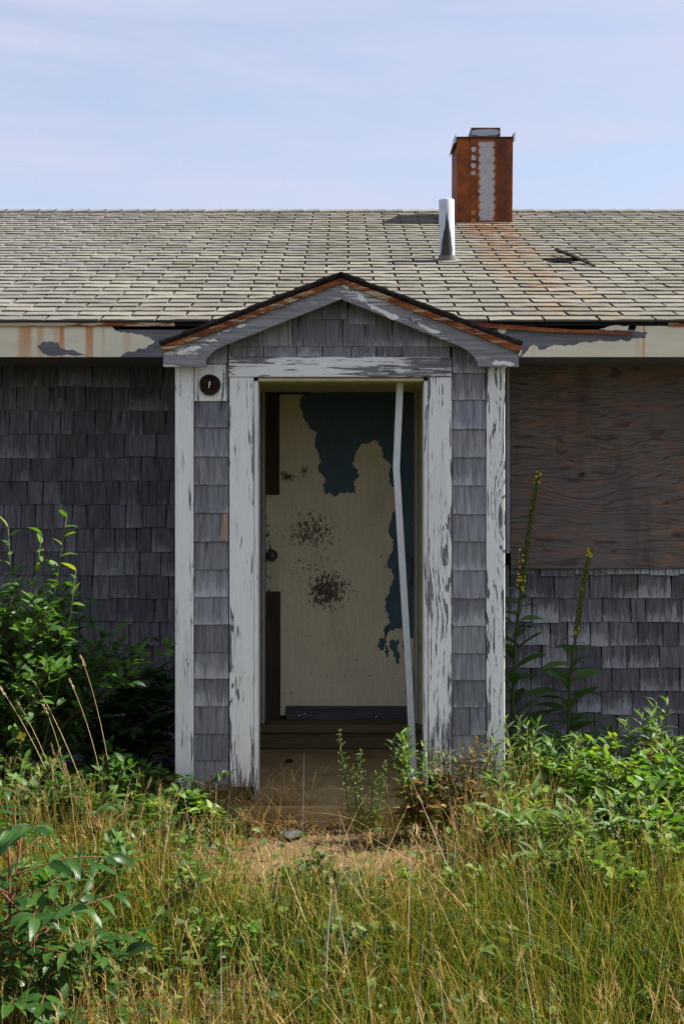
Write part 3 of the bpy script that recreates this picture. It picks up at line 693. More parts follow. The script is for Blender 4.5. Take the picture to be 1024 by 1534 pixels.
# ---- rake boards, drip edges, porch roof
def rx(px): return X_(px, RY0)
def rz(py): return Z_(py, RY0)
AP = 510.5
def mir(pts, s): return [(rx(AP+s*a), rz(b_)) for a, b_ in pts]
for s in (-1, 1):
    ov = 3 if s < 0 else 0
    curve = [(205-ov, 549), (205-ov, 545), (203, 540), (199, 534), (193, 528), (186, 522.5), (178, 518.5)]
    pts = [(.15, 424), (.15, 447.5)]+[(178, 518.5)]+curve[::-1][1:]+[(266, 549), (266, 527)]
    rk = MB().prism(mir(pts, s), RY0, RY1).build('rake_board', M['rake'], house)
    d = MB().prism(mir([(.15, 416.5), (.15, 424.5), (267.5, 528.5), (267.5, 518.5)], s), RY0-.016, RY1+.01).build('drip_edge', M['rust2'], rk)
    # paint rags left on the wood
    if s < 0: rags = [[(245, 527), (238, 527), (222, 522), (208, 516), (222, 514), (236, 520), (245, 523)], [(197, 512), (203, 508), (190, 507), (184, 512)], [(184, 502), (150, 491), (138, 485), (160, 490), (182, 498.5)]]
    else: rags = [[(12, 432), (26, 441), (24, 447), (34, 452), (40, 453), (35, 445), (22, 436)], [(38, 455), (60, 463), (88, 475), (86, 478), (60, 468), (44, 462)], [(98, 476), (120, 485), (150, 497), (146, 499), (118, 489)], [(2, 425), (12, 428), (10, 434), (4, 430)], [(232, 539), (246, 541), (260, 545), (258, 547), (240, 546), (225, 545)]]
    for q in rags:
        sh = [(AP+s*a, b_) for a, b_ in q] if s > 0 else [(AP-a, b_) for a, b_ in q]
        if s < 0: sh = [(AP-a-0, b_+(4 if a > 205 else 0)) for a, b_ in q]
        MB().prism(rough_line([(rx(a), rz(b_)) for a, b_ in sh], .14, 2), RY0-.0012, RY0+.002).build('paint_layer', M['paint_l'], rk)
    # seam of the return block
    b = MB(); zb1, zb2 = rz(549.5), rz(521)
    # roof slab of this side, back into the main roof
    x0, z0, x1, z1 = rx(AP), rz(410), rx(AP+s*268), rz(514)
    th = .017; yb_ = 7.75
    def pslab(t0, t1, y0, y1, o0, o1):
        a = Vector((x0+(x1-x0)*t0, 0, z0+(z1-z0)*t0)); c2 = Vector((x0+(x1-x0)*t1, 0, z0+(z1-z0)*t1)); up = Vector((0, 0, 1))
        return [(a.x, y0, a.z+o1), (c2.x, y0, c2.z+o1), (c2.x, y0, c2.z+o0), (a.x, y0, a.z+o0), (a.x, y1, a.z+o1), (c2.x, y1, c2.z+o1), (c2.x, y1, c2.z+o0), (a.x, y1, a.z+o0)]
    bx = [(0, 1, 2, 3), (4, 7, 6, 5), (0, 4, 5, 1), (3, 2, 6, 7), (1, 5, 6, 2), (0, 3, 7, 4)]
    b = MB(); b.add(pslab(0, 1, RY0-.02, yb_, -th+.004, -.004), bx); pr = b.build('porch_roof', M['tar'], house)
    b = MB(); nt = 8                                   # lapped shingle courses seen edge-on
    for i in range(nt):
        t1 = 1.012-i/nt*1.0; t0 = max(0, t1-1.35/nt); segs = 5; ys = [RY0-.03]+[RY0+.02+ (yb_-RY0)*k/segs for k in range(1, segs+1)]
        for ya, yc in zip(ys[:-1], ys[1:]):
            v8 = pslab(t0, t1, ya+random.uniform(-.008, .004), yc-.006, -.003, .004+random.uniform(0, .003))
            v8[1] = (v8[1][0], v8[1][1], v8[1][2]+.006+random.uniform(0, .004)); v8[5] = (v8[5][0], v8[5][1], v8[5][2]+.006)
            b.add(v8, bx)
    tag(b.build('porch_shingles', M['tar'], pr), 'blackened shingle edges of the porch roof', kind='stuff')
    # porch side wall with its own shingle courses
    sx = fx(264) if s < 0 else fx(754)
    b = MB(); xi = sx-s*.09
    b.box(min(sx, xi), max(sx, xi), YF+.105, YW-.02, -.05, 2.16); sw = b.build('porch_side', M['interior'], house)
    b = MB(); z = 2.12
    while z > -.1:
        y = YF+.11
        while y < YW-.03:
            w = random.uniform(.09, .2); y1 = min(YW-.02, y+w)
            b.add([(sx, y+.002, z), (sx+s*.016, y+.002, z), (sx+s*.003, y+.002, z+.19), (sx, y1-.002, z), (sx+s*.016, y1-.002, z), (sx+s*.003, y1-.002, z+.19)], [(0, 3, 4, 1), (1, 4, 5, 2), (0, 1, 2), (3, 5, 4)]); y = y1
        z -= .14
    tag(b.build('side_shingles', M['shingle_porch'], sw), kind='stuff')
MB().box(rx(246), rx(775), RY1+.001, YF-.001, rz(549)+.06, rz(549)+.066).build('porch_soffit', M['greywood'], house) if False else None
# ceiling of the porch
MB().box(fx(290), fx(730), YF+.105, YW, 2.13, 2.139).build('porch_ceiling', M['interior'], house)

# ---- inner doorway
KD = FPX/YD
def dx(px): return X_(px, YD)
def dz(py): return Z_(py, YD)
MB().box(-.80, dx(396)-.03, YW-.015, YW+.10, 0, 2.13).build('inner_wall', M['interior'], house)
MB().box(dx(626)+.03, .80, YW-.015, YW+.10, 0, 2.13).build('inner_wall', M['interior'], house)
door = MB().box(dx(396), dx(626), YD, YD+.04, .17, 2.125).build('inner_door', M['door'], house)
blue = rough_line([(dx(a), dz(c)) for a, c in [(473, 566), (470, 584), (449, 607), (453, 624), (473, 646), (475, 676), (477, 706), (486, 741), (504, 743), (510, 738), (533, 739), (538, 713), (533, 680), (543, 664), (557, 660), (572, 670), (585, 695), (592, 730), (591, 764), (588, 812), (581, 838), (585, 878), (581, 918), (575, 947), (574, 962), (580, 950), (588, 945), (601, 940), (612, 952)]], .24, 5, False)
MB().prism(blue+[(dx(621), dz(960)), (dx(621), dz(566))], YD-.0015, YD+.004).build('paint_layer', M['blue'], door)
MB().prism(rough_line([(dx(a), dz(c)) for a, c in [(587, 957), (592, 962), (597, 958), (599, 980), (597, 995), (592, 992), (587, 975)]], .25, 3), YD-.0015, YD+.004).build('paint_layer', M['blue'], door)
for q in ([(568, 960), (573, 955), (575, 972), (570, 975)], [(577, 968), (580, 966), (581, 984), (578, 985)], [(601, 960), (606, 962), (604, 975)], [(608, 955), (614, 958), (613, 968), (607, 964)]):
    MB().prism(rough_line([(dx(a), dz(c)) for a, c in q], .3, 3), YD-.0015, YD+.004).build('paint_layer', M['blue'], door)
MB().box(dx(397), dx(418.5), YD-.026, YD-.001, dz(741), 2.124, .002).build('nailed_board', M['brown'], door)
MB().box(dx(397), dx(420), YD-.026, YD-.001, dz(1079), dz(886), .002).build('nailed_board', M['brown'], door)
nb = MB().box(dx(428), dx(612), YD-.034, YD-.001, dz(1079), dz(1057.5), .003).build('nailed_board', M['darkgrey'], door); nb['label'] = 'grey board bolted across the foot of the door'
for px in (448, 456, 563): MB().box(dx(px)-.006, dx(px)+.006, YD-.040, YD-.034, dz(1068+(px % 3)*2)-.006, dz(1068+(px % 3)*2)+.006, .002).build('bolt', M['bolt'], nb)
b = MB(); c = P(407, 832, YD); prof = [(.036, 0), (.036, -.006), (.016, -.010), (.014, -.03), (.028, -.036), (.033, -.05), (.028, -.062), (.001, -.066)]; n = 20; vs_ = []
for r_, y in prof:
    for k in range(n): t = 2*math.pi*k/n; vs_.append((c.x+r_*math.cos(t), YD+y, c.z+r_*math.sin(t)))
b.add(vs_, [(i*n+k, (i+1)*n+k, (i+1)*n+(k+1) % n, i*n+(k+1) % n) for i in range(len(prof)-1) for k in range(n)]); b.build('door_knob', M['steel'], door, smooth=True)
c = P(610, 838, YD); b = MB(); b.box(c.x-.05, c.x+.035, YD-.012, YD-.002, c.z-.012, c.z+.018, .003); b.tube([(c.x+.02, YD-.012, c.z+.005), (c.x+.03, YD-.05, c.z-.02), (c.x+.028, YD-.055, c.z-.08), (c.x+.015, YD-.04, c.z-.15)], .006, 6); b.build('latch', M['steel'], door)
# storm door frame
def strip(x0, x1, z0, z1, y0, y1, mat, nm='door_frame'): return MB().box(x0, x1, y0, y1, z0, z1, .002).build(nm, mat, house)
Yq = YW-.02
strip(X_(377, Yq), X_(388, Yq), 0.004, 2.128, Yq-.035, Yq+.02, M['aluminium']); strip(X_(388.3, Yq), X_(392.5, Yq), .152, 2.128, Yq-.02, YD-.002, M['trimgrey']); strip(X_(392.8, Yq), X_(396.5, Yq), .152, 2.128, Yq-.03, YD-.002, M['aluminium'])
strip(X_(620.5, Yq), X_(625.5, Yq), .152, 2.128, Yq-.03, YD-.002, M['aluminium']); strip(X_(625.8, Yq), X_(645, Yq), .004, 2.128, Yq-.02, Yq+.02, M['interior'])
for py in (588, 660, 770, 858, 945, 1015): MB().box(X_(384, Yq)-.004, X_(384, Yq)+.004, Yq-.037, Yq-.030, Z_(py, Yq)-.004, Z_(py, Yq)+.004).build('screw', M['darkrust'], house)
MB().box(dx(396)-.03, dx(626)+.03, YW-.075, YD+.03, .10, .148, .006).build('threshold', M['step'], house)
MB().box(dx(396)-.03, dx(626)+.03, YW-.045, YD+.02, 0.001, .098, .004).build('step', M['step'], house)
MB().box(-.8, .8, YD+.06, YD+.08, 0, 2.2).build('room_backing', M['backing'], house)

# ---- chimney and vent pipe
YC = 11.05; cx0, cx1 = X_(684, YC), X_(768, YC); zb, zt = Z_(334, YC), Z_(205, YC)
b = MB(); dpt = .54; x0, x1 = cx0, cx1; y0, y1 = YC, YC+dpt
b.add([(x0, y0, zb-.02), (x1-.006, y0, zb-.02), (x1, y0, zt), (x0+.002, y0, zt), (x0, y1, zb-.02), (x1-.006, y1, zb-.02), (x1, y1, zt), (x0+.002, y1, zt)], [(0, 1, 2, 3), (5, 4, 7, 6), (4, 0, 3, 7), (1, 5, 6, 2), (3, 2, 6, 7)])
ch = b.build('chimney', M['chimney'], house, origin=((cx0+cx1)/2, YC, zb))
ccx = (cx0+cx1)/2
MB().box(cx0-.004, cx1+.004, YC-.006, YC+dpt+.006, zt-.012, zt+.004, .002).build('chimney_rim', M['darkrust'], ch)
MB().box(X_(705.5, YC+.05), X_(749.5, YC+.05), YC+.06, YC+dpt-.06, zt+.006, zt+.100, .004).build('chimney_cap', M['cap'], ch, origin=(X_(727, YC+.05), YC+.06, zt+.004))
b = MB(); b.add([(cx0-.03, YC-.006, zt-.06), (cx0-.006, YC-.01, zt-.04), (cx0-.006, YC+.04, zt+.045), (cx0-.03, YC+.04, zt-.02), (cx0-.03, YC+.45, zt-.06), (cx0-.006, YC+.45, zt-.02)], [(0, 1, 2, 3), (0, 3, 4), (1, 5, 2), (3, 2, 5, 4), (0, 4, 5, 1)]); b.build('chimney_flange', M['galv'], ch)
b = MB(); b.add([(cx1+.003, YC-.006, zt-.03), (cx1+.02, YC-.006, zt-.03), (cx1+.022, YC+.02, zt+.055), (cx1-.012, YC+.02, zt+.012), (cx1+.003, YC+.3, zt-.03), (cx1+.02, YC+.3, zt+.02)], [(0, 1, 2, 3), (1, 5, 2), (0, 3, 4), (3, 2, 5, 4), (0, 4, 5, 1)]); b.build('chimney_flange', M['galv'], ch)
b = MB(); b.add([tuple(roofp(cx0-.06, (YC-YE)/math.cos(RA)-.16, .013)), tuple(roofp(cx1+.06, (YC-YE)/math.cos(RA)-.16, .013)), tuple(roofp(cx1+.06, (YC-YE)/math.cos(RA)+.02, .03)), tuple(roofp(cx0-.06, (YC-YE)/math.cos(RA)+.02, .03))], [(0, 1, 2, 3)])
YP = 9.076; c = P(669.5, 391, YP); rp_ = .054; b = MB(); n = 24; vs_ = []
prof = [(rp_, -.06), (rp_, .425), (rp_-.002, .430), (rp_-.006, .430), (rp_-.006, .3)]
for r_, z in prof:
    for k in range(n):
        t = 2*math.pi*k/n; vs_.append((c.x+r_*math.cos(t)-.012*z, YP+r_*math.sin(t), c.z+z))
b.add(vs_, [(i*n+k, i*n+(k+1) % n, (i+1)*n+(k+1) % n, (i+1)*n+k) for i in range(len(prof)-1) for k in range(n)])
vp = b.build('vent_pipe', M['pipe'], house, origin=(c.x, YP, c.z), smooth=True)
# lead flashing that lifts the shingles round the pipe
vv = (YP-YE)/math.cos(RA); b = MB(); n = 20; ring = []
for rr, h in ((.054, .05), (.066, .018), (.10, .0125)):
    for k in range(n): t = 2*math.pi*k/n; ring.append(tuple(roofp(c.x+rr*math.cos(t), vv+.0+rr*math.sin(t), h)))
b.add(ring, [(i*n+k, (i+1)*n+k, (i+1)*n+(k+1) % n, i*n+(k+1) % n) for i in range(2) for k in range(n)])
b.build('flashing', M['roof'], vp)
# debris at the hole in the roof
a0, a1 = P(832, 382, 9.30), P(889, 399, 8.80)
def on_roof(p, h): return Vector((p.x, p.y, EZ+(p.y-YE)*RS+h))
b = MB(); q0, q1 = on_roof(a0, .05), on_roof(a1, .018); b.tube([q0, q0.lerp(q1, .4)+Vector((0, 0, .006)), q1], [.012, .015, .009], 5)
o = b.build('metal_strip', M['darkrust']); tag(o, 'short rusty stick lying across the torn shingles on the roof, right of the chimney', 'debris')
b = MB(); cc = on_roof(P(842, 390, 9.02), .0)
pts = [(-.10, -.01), (-.085, .05), (-.03, .075), (.05, .06), (.11, .03), (.10, -.03), (.03, -.045), (-.06, -.04)]
vs_ = [tuple(Vector((cc.x+a, 0, 0))+Vector((0, cc.y, cc.z))+V*c2*1.5+NN*(.017+random.uniform(0, .012))) for a, c2 in pts]
b.add(vs_+[tuple(cc+NN*.014)], [(i, (i+1) % 8, 8) for i in range(8)]); b.build('hole_shade_patch', M['void'], roof)  # black sheet laid over the deck, painting the hole's inner shade

# ------------------------------------------------------------------ things in the doorway
Yp = 7.66
b = MB(); pts = [P(620, 1178, 6.84), P(613, 1020, 6.80), P(602, 840, 6.74), P(593.5, 700, 6.68), P(599.5, 564, 6.64)]
pts[0].z = .002
def channel(b, pts, w, d):
    vs_ = []
    for p in pts: vs_ += [p+Vector((-w/2, d/2, 0)), p+Vector((-w/2+.003, -d/2, 0)), p+Vector((w/2-.003, -d/2, 0)), p+Vector((w/2, d/2, 0))]
    fs = []
    for i in range(len(pts)-1):
        for k in range(4): fs.append((i*4+k, i*4+(k+1) % 4, (i+1)*4+(k+1) % 4, (i+1)*4+k))
    fs += [(3, 2, 1, 0), tuple((len(pts)-1)*4+k for k in range(4))]; b.add(vs_, fs)
channel(b, pts, .038, .02); o = b.build('plastic_strip', M['pvc']); tag(o, 'long bent white plastic trim strip leaning upright in the doorway', 'trim strip')
b = MB(); channel(b, [P(608, 1040, 7.80), P(630, 968, 7.72)], .018, .03); tag(b.build('wood_slat', M['interior']), 'short broken slat leaning at the right of the doorway', 'slat')
b = MB(); channel(b, [P(627, 820, 7.80), P(618, 782, 7.74)], .012, .02); tag(b.build('frame_splinter', M['trimgrey'], house))
# pieces lying on the ground
def rock(name, loc, r, mat, lab, cat, grp=None, flat=.28):
    bm = bmesh.new(); bmesh.ops.create_icosphere(bm, subdivisions=2, radius=1)
    sd_ = random.uniform(0, 99)
    for v in bm.verts:
        k = 1+.35*mnoise.noise(v.co*1.4+Vector((sd_, 0, 0))); v.co = Vector((v.co.x*r*k*1.2, v.co.y*r*k, v.co.z*r*k*flat))
    me = bpy.data.meshes.new(name); bm.to_mesh(me); bm.free(); me.materials.append(mat)
    o = bpy.data.objects.new(name, me); COL.objects.link(o); o.location = loc; o.rotation_euler = (0, 0, random.uniform(0, 6)); tag(o, lab, cat, grp); return o
rock('stone', (-.245, 6.22, GZ+.022), .06, M['stone'], 'flat pale grey stone on the bare dirt before the porch slab', 'stone')
rock('stone', (-.43, 6.31, GZ+.02), .055, M['stone'], 'darker flat stone half hidden in dry grass at the slab edge', 'stone')
rock('clod', (-.30, 7.35, .008), .022, M['darkrust'], 'small dark clod on the porch floor near the step', 'clod', flat=.5)

# ------------------------------------------------------------------ plants
def leaf_mesh(name, mat, wid=.4, n=5, fold=.12, droop=.15, shape='oval', wav=0.0):
    vs_, fs, uv = [], [], []
    for i in range(n+1):
        t = i/n
        if shape == 'oval': w = math.sin(math.pi*min(1, t**.85))**.75
        elif shape == 'lance': w = (math.sin(math.pi*t**.6))**1.1
        else: w = math.sin(math.pi*t**1.35)**.8
        w = max(w, .03)*wid/2; z = -droop*t*t; wz = wav*math.sin(t*9)
        vs_ += [(t, -w, z+fold*w*2+wz), (t, 0, z), (t, w, z+fold*w*2-wz)]; uv += [(0, t), (.5, t), (1, t)]
    for i in range(n):
        a = i*3; fs += [(a, a+3, a+4, a+1), (a+1, a+4, a+5, a+2)]
    me = bpy.data.meshes.new(name); me.from_pydata(vs_, [], fs); ul = me.uv_layers.new(name='UVMap')
    for l in me.loops: ul.data[l.index].uv = uv[l.vertex_index]
    me.polygons.foreach_set('use_smooth', [True]*len(me.polygons)); me.materials.append(mat); me.update(); return me
def leafset(key, **k): return [leaf_mesh('leaf', M[key], **{**k, 'droop': k.get('droop', .15)*f, 'fold': k.get('fold', .15)*g_}) for f, g_ in ((.3, 1), (1, .6), (1.6, 1.3), (2.3, .8))]
LF = {'bush': leafset('bush', wid=.44), 'bushdark': leafset('bushdark', wid=.42), 'sumac': leafset('sumac', wid=.40, droop=.3, shape='oval'), 'vine': leafset('vine', wid=.56, droop=.2), 'sprig': leafset('vine', wid=.40, droop=.3),
      'golden': leafset('golden', wid=.24, shape='lance', droop=.25), 'autumn': leafset('autumn', wid=.30, shape='lance', droop=.4), 'mull': leafset('mull', wid=.36, shape='obov', droop=.25, n=7, wav=.01),
      'lowherb': leafset('lowherb', wid=.5), 'autumnbroad': leafset('autumn', wid=.5)}
def lmat(pos, d, up, size, roll=0.0):
    d = Vector(d).normalized(); up = Vector(up); y = up.cross(d)
    if y.length < 1e-4: y = d.orthogonal()
    y.normalize(); z = d.cross(y)
    m = Matrix(((d.x, y.x, z.x, 0), (d.y, y.y, z.y, 0), (d.z, y.z, z.z, 0), (0, 0, 0, 1)))
    return Matrix.Translation(pos) @ m @ Matrix.Rotation(roll, 4, 'X') @ Matrix.Diagonal((size, size, size, 1))
def grow(p, d, L, n=6, bend=.1, up=.0, rng=random):
    pts = [Vector(p)]; d = Vector(d).normalized()
    for i in range(n):
        d = (d+Vector((rng.gauss(0, bend), rng.gauss(0, bend), rng.gauss(0, bend)+up))).normalized(); pts.append(pts[-1]+d*L/n)
    return pts
def along(pts, t):
    f = t*(len(pts)-1); i = min(int(f), len(pts)-2); return pts[i].lerp(pts[i+1], f-i), (pts[i+1]-pts[i]).normalized()
def rdir(zmin=-.2, zmax=.9):
    a = random.uniform(0, 2*math.pi); z = random.uniform(zmin, zmax); c = math.sqrt(max(0, 1-z*z)); return Vector((c*math.cos(a), c*math.sin(a), z))

class Plant:
    def __init__(s, name, loc, label, cat, group=None):
        s.loc = Vector(loc); s.root = empty(name, s.loc, label, cat, group); s.st = MB(); s.L = []; s.extra = []
    def stem(s, pts, r0, r1, n=5): s.st.tube(pts, [r0+(r1-r0)*i/(len(pts)-1) for i in range(len(pts))], n)
    def leaf(s, key, pos, d, size, up=None, roll=None):
        up = up if up is not None else Vector((random.gauss(0, .25), random.gauss(-.1, .25), 1))
        s.L.append((random.choice(LF[key]), lmat(pos, d, up, size, random.gauss(0, .35) if roll is None else roll)))
    def pinnate(s, key, pos, d, L, pairs, size, stem_r=.0022):
        pts = grow(pos, d, L, 6, .06, -.05); s.stem(pts, stem_r, stem_r*.5, 4)
        for i in range(pairs):
            t = .22+.76*i/max(1, pairs-1); p, dd = along(pts, t); side = dd.cross(Vector((0, 0, 1))).normalized()
            if side.length < .1: side = Vector((1, 0, 0))
            f = .75+.35*math.sin(math.pi*(i+.6)/pairs)
            for sg in (-1, 1):
                s.leaf(key, p, side*sg+dd*.55+Vector((0, 0, random.uniform(-.15, .2))), size*f*random.uniform(.85, 1.12), Vector((random.gauss(0, .15), random.gauss(0, .15), 1))+side*sg*-.15, random.gauss(0, .25))
        s.leaf(key, pts[-1], dd, size*1.1)
    def done(s, stem_mat, limit=300, leafname='leaf', smooth=True):
        if s.st.v:
            me = s.st.mesh('stem'); me.materials.append(M[stem_mat]); me.polygons.foreach_set('use_smooth', [True]*len(me.polygons)); inst('stem', me, WM[s.root], s.root)
        LL = sorted(s.L, key=lambda a: a[1].translation.y+random.gauss(0, .04))
        for me, m in LL[:limit]: inst(leafname, me, WM[s.root] @ m, s.root)
        rest = LL[limit:]
        if rest:
            vs_, fs, uvs = [], [], []
            for me, m in rest:
                b_ = len(vs_); vs_ += [tuple(m @ v.co) for v in me.vertices]; fs += [tuple(b_+i for i in p.vertices) for p in me.polygons]
                uvs += [tuple(u.uv) for u in me.uv_layers[0].data]
            me2 = bpy.data.meshes.new('foliage'); me2.from_pydata(vs_, [], fs); ul = me2.uv_layers.new(name='UVMap'); ul.data.foreach_set('uv', np.array(uvs, dtype=np.float32).ravel())
            me2.polygons.foreach_set('use_smooth', [True]*len(me2.polygons)); me2.materials.append(rest[0][0].materials[0]); me2.update()
            tag(inst('foliage', me2, WM[s.root], s.root), kind='stuff')
        return s.root
    def part(s, mb, name, mat, smooth=False):
        me = mb.mesh(name); me.materials.append(M[mat])
        if smooth: me.polygons.foreach_set('use_smooth', [True]*len(me.polygons))
        return inst(name, me, WM[s.root], s.root)

def bush(loc, h, spread, nst, key, size, label, name='shrub', cat='shrub', stemm='stembrown', limit=300, per=26, lean=(0, 0), twig=.28, shell=.25, group=None):
    p = Plant(name, loc, label, cat, group)
    for i in range(nst):
        a = random.uniform(0, 2*math.pi); rr = random.uniform(.15, 1)**.6; d = Vector((math.cos(a)*spread*rr+lean[0], math.sin(a)*spread*.8*rr+lean[1], h))
        L = d.length*random.uniform(.72, 1.05); b0 = Vector((math.cos(a)*.12*rr, math.sin(a)*.12*rr, 0))
        pts = grow(b0, d+Vector((0, 0, .3*h)), L, 7, .10, -.02); p.stem(pts, .007, .002)
        for j in range(per):
            t = shell+(1-shell)*random.random()**.8; q, dd = along(pts, t)
            td = (rdir(-.3, .7)*1.0+dd*.6).normalized(); tl = twig*random.uniform(.4, 1)*(1.15-t*.6)
            tp = grow(q, td, tl, 3, .12, .05); p.stem(tp, .002, .001, 3)
            for m_ in range(4):
                q2, d2 = along(tp, .35+.65*m_/3); p.leaf(key, q2, d2*.7+rdir(-.3, .5)*.9, size*random.uniform(.6, 1.15))
        for m_ in range(5): p.leaf(key, pts[-1], dd*.7+rdir(0, .8), size*random.uniform(.5, .9))
    return p.done(stemm, limit)

# shrubs left of the porch: the tall one stands forward in the sun, the others in the porch's shade
bush((X_(-50, 6.2), 6.15, GZ), 1.20, .31, 34, 'bush', .074, 'tall leafy green shrub at the far left edge, its top in the sun', lean=(.06, 0))
bush((X_(28, 6.55), 6.60, GZ), 1.0, .26, 30, 'bush', .078, 'mid green shrub behind the tall shrub, half in the porch shade', lean=(-.05, -.02))
p = Plant('shrub', (X_(180, 7.2), 7.15, GZ), 'dark shaded shrub with feathery leaves in the corner left of the porch', 'shrub')
for i in range(17):
    a = random.uniform(0, 6.28); pts = grow((random.gauss(0, .08), random.gauss(0, .05), 0), (math.cos(a)*.36, math.sin(a)*.2, 1), random.uniform(.45, .86), 6, .09); p.stem(pts, .006, .002)
    for j in range(10):
        q, dd = along(pts, random.uniform(.15, 1)); e = rdir(0, .5); p.pinnate('bushdark', q, e+dd*.4, random.uniform(.18, .30), 6, .075)
p.done('stembrown', 300)
bush((X_(225, 6.1), 6.08, GZ), .26, .26, 12, 'vine', .055, 'low bright green leafy bush at the foot of the left corner board', per=14, twig=.14)
bush((X_(120, 6.2), 6.15, GZ), .34, .36, 15, 'bush', .06, 'low sunlit bush in the grass under the shaded wall corner', per=18, twig=.16)
bush((X_(20, 5.6), 5.6, GZ), .40, .30, 12, 'bush', .07, 'leafy bush at the left edge, in front of the tall shrub', per=18, twig=.18)
# sprig that catches the sun in front of the wall
p = Plant('shrub', (X_(30, 6.1), 6.12, GZ), 'arching shrub sprig with sunlit yellow green leaves against the shaded left wall', 'shrub')
for tgt, px, py in ((1, 100, 775), (1, 114, 855), (1, 62, 800), (1, 34, 960), (1, 12, 790)):
    e = P(px, py, 6.05)-p.loc; pts = grow((0, 0, 0), e, e.length, 7, .03); sh = e-pts[-1]; pts = [q+sh*(i/7) for i, q in enumerate(pts)]; p.stem(pts, .006, .002)
    for j in range(15): q, dd = along(pts, .58+.42*j/14); p.leaf('sprig' if j > 9 else 'bush', q, dd*.6+rdir(-.3, .6), .088*random.uniform(.6, 1.05))
p.done('stem')

# sumacs in the foreground left
def sumac(loc, stems, label, size=.06, npin=9, L=.26, key='sumac', stemm='stemred', limit=300):
    p = Plant('sumac', loc, label, 'shrub')
    for (ex, ey, ez) in stems:
        e = Vector((ex, ey, ez)); pts = grow((random.gauss(0, .015), random.gauss(0, .015), 0), e+Vector((0, 0, .15)), e.length, 8, .05); sh = e-pts[-1]; pts = [q+sh*(i/8) for i, q in enumerate(pts)]
        p.stem(pts, .008, .0035, 6)
        for j in range(npin):
            q, dd = along(pts, .28+.72*j/(npin-1)); a = j*2.4+random.uniform(-.4, .4)
            d = Vector((math.cos(a), math.sin(a), random.uniform(.05, .55))); p.pinnate(key, q, d+dd*.3, L*random.uniform(.75, 1.1)*(1-.3*(j == npin-1)), 5, size, .003)
    return p.done(stemm, limit, 'leaflet')
sumac((X_(25, 3.75), 3.75, GZ), [(-.03, .03, .66), (.06, -.05, .48), (-.10, -.04, .55), (.10, .04, .34)], 'dark glossy sumac with reddish stems in the bottom left corner', .074, 11, .32)
sumac((X_(-20, 4.1), 4.1, GZ), [(.03, -.05, .74), (.10, .05, .60)], 'sumac cut by the left picture edge, above the corner sumac', .066, 8, .27)
sumac((X_(185, 5.3), 5.35, GZ), [(-.16, .02, .40), (.05, .05, .30)], 'young sumac with a red brown stem leaning left in the tall grass', .06, 8, .22)
sumac((X_(75, 5.6), 5.65, GZ), [(-.12, .02, .36), (.10, .05, .33), (-.25, 0, .30)], 'spreading glossy sumac at the foot of the left shrubs', .062, 9, .24)
sumac((X_(310, 6.1), 6.15, GZ), [(-.12, .0, .26), (.0, .05, .30)], 'small sumac sprig in front of the left shingle strip', .042, 6, .15)

# goldenrods and other upright herbs
def goldenrod(loc, h, nst, label, key='golden', size=.11, lean=(0, 0), name='goldenrod', low=None, cat='wildflower', per=30, spread=.25):
    p = Plant(name, loc, label, cat)
    for i in range(nst):
        a = random.uniform(0, 6.28); f = 0 if nst == 1 else random.uniform(.2, 1)
        pts = grow((math.cos(a)*.03*f, math.sin(a)*.03*f, 0), (math.cos(a)*spread*f+lean[0], math.sin(a)*spread*f+lean[1], 1), h*random.uniform(.75, 1.03), 7, .04); p.stem(pts, .004, .0018)
        for j in range(per):
            t = .18+.82*j/(per-1); q, dd = along(pts, t); a2 = j*2.4; d = Vector((math.cos(a2), math.sin(a2), .15+1.1*t*t))
            kk = low if (low and t < random.uniform(.4, .7)) else key
            p.leaf(kk, q, d, size*(1.15-.55*t)*random.uniform(.8, 1.1))
    return p.done('stem', 300)
goldenrod((X_(975, 6.66), 6.66, GZ), .60, 8, 'bushy goldenrod standing alone before the right wall, yellowing at its foot', low='autumn', per=26)
goldenrod((X_(790, 6.3), 6.35, GZ), .58, 7, 'light green goldenrod clump right beside the right corner board', per=24)
goldenrod((X_(850, 6.2), 6.25, GZ), .52, 7, 'low goldenrod clump under the shorter mullein', per=24)
goldenrod((X_(730, 6.1), 6.15, GZ), .50, 4, 'small goldenrod rising in front of the right corner board', low='autumn', per=22)
goldenrod((X_(1010, 6.0), 6.05, GZ), .52, 8, 'goldenrod clump at the right picture edge', per=24)
goldenrod((X_(625, 6.15), 6.12, GZ), .56, 7, 'drooping weed with orange lower leaves at the right side of the doorstep', low='autumn', name='weed', cat='weed', size=.10, lean=(-.05, 0), per=30)
goldenrod((X_(700, 6.15), 6.15, GZ), .52, 9, 'reddening weed at the foot of the right door casing', key='autumn', low='autumn', name='weed', cat='weed', size=.075, per=22)
goldenrod((X_(655, 6.12), 6.1, GZ), .34, 9, 'low orange and brown weed clump between doorstep and shingle strip', key='autumn', low='autumn', name='weed', cat='weed', size=.08, per=18, spread=.5)
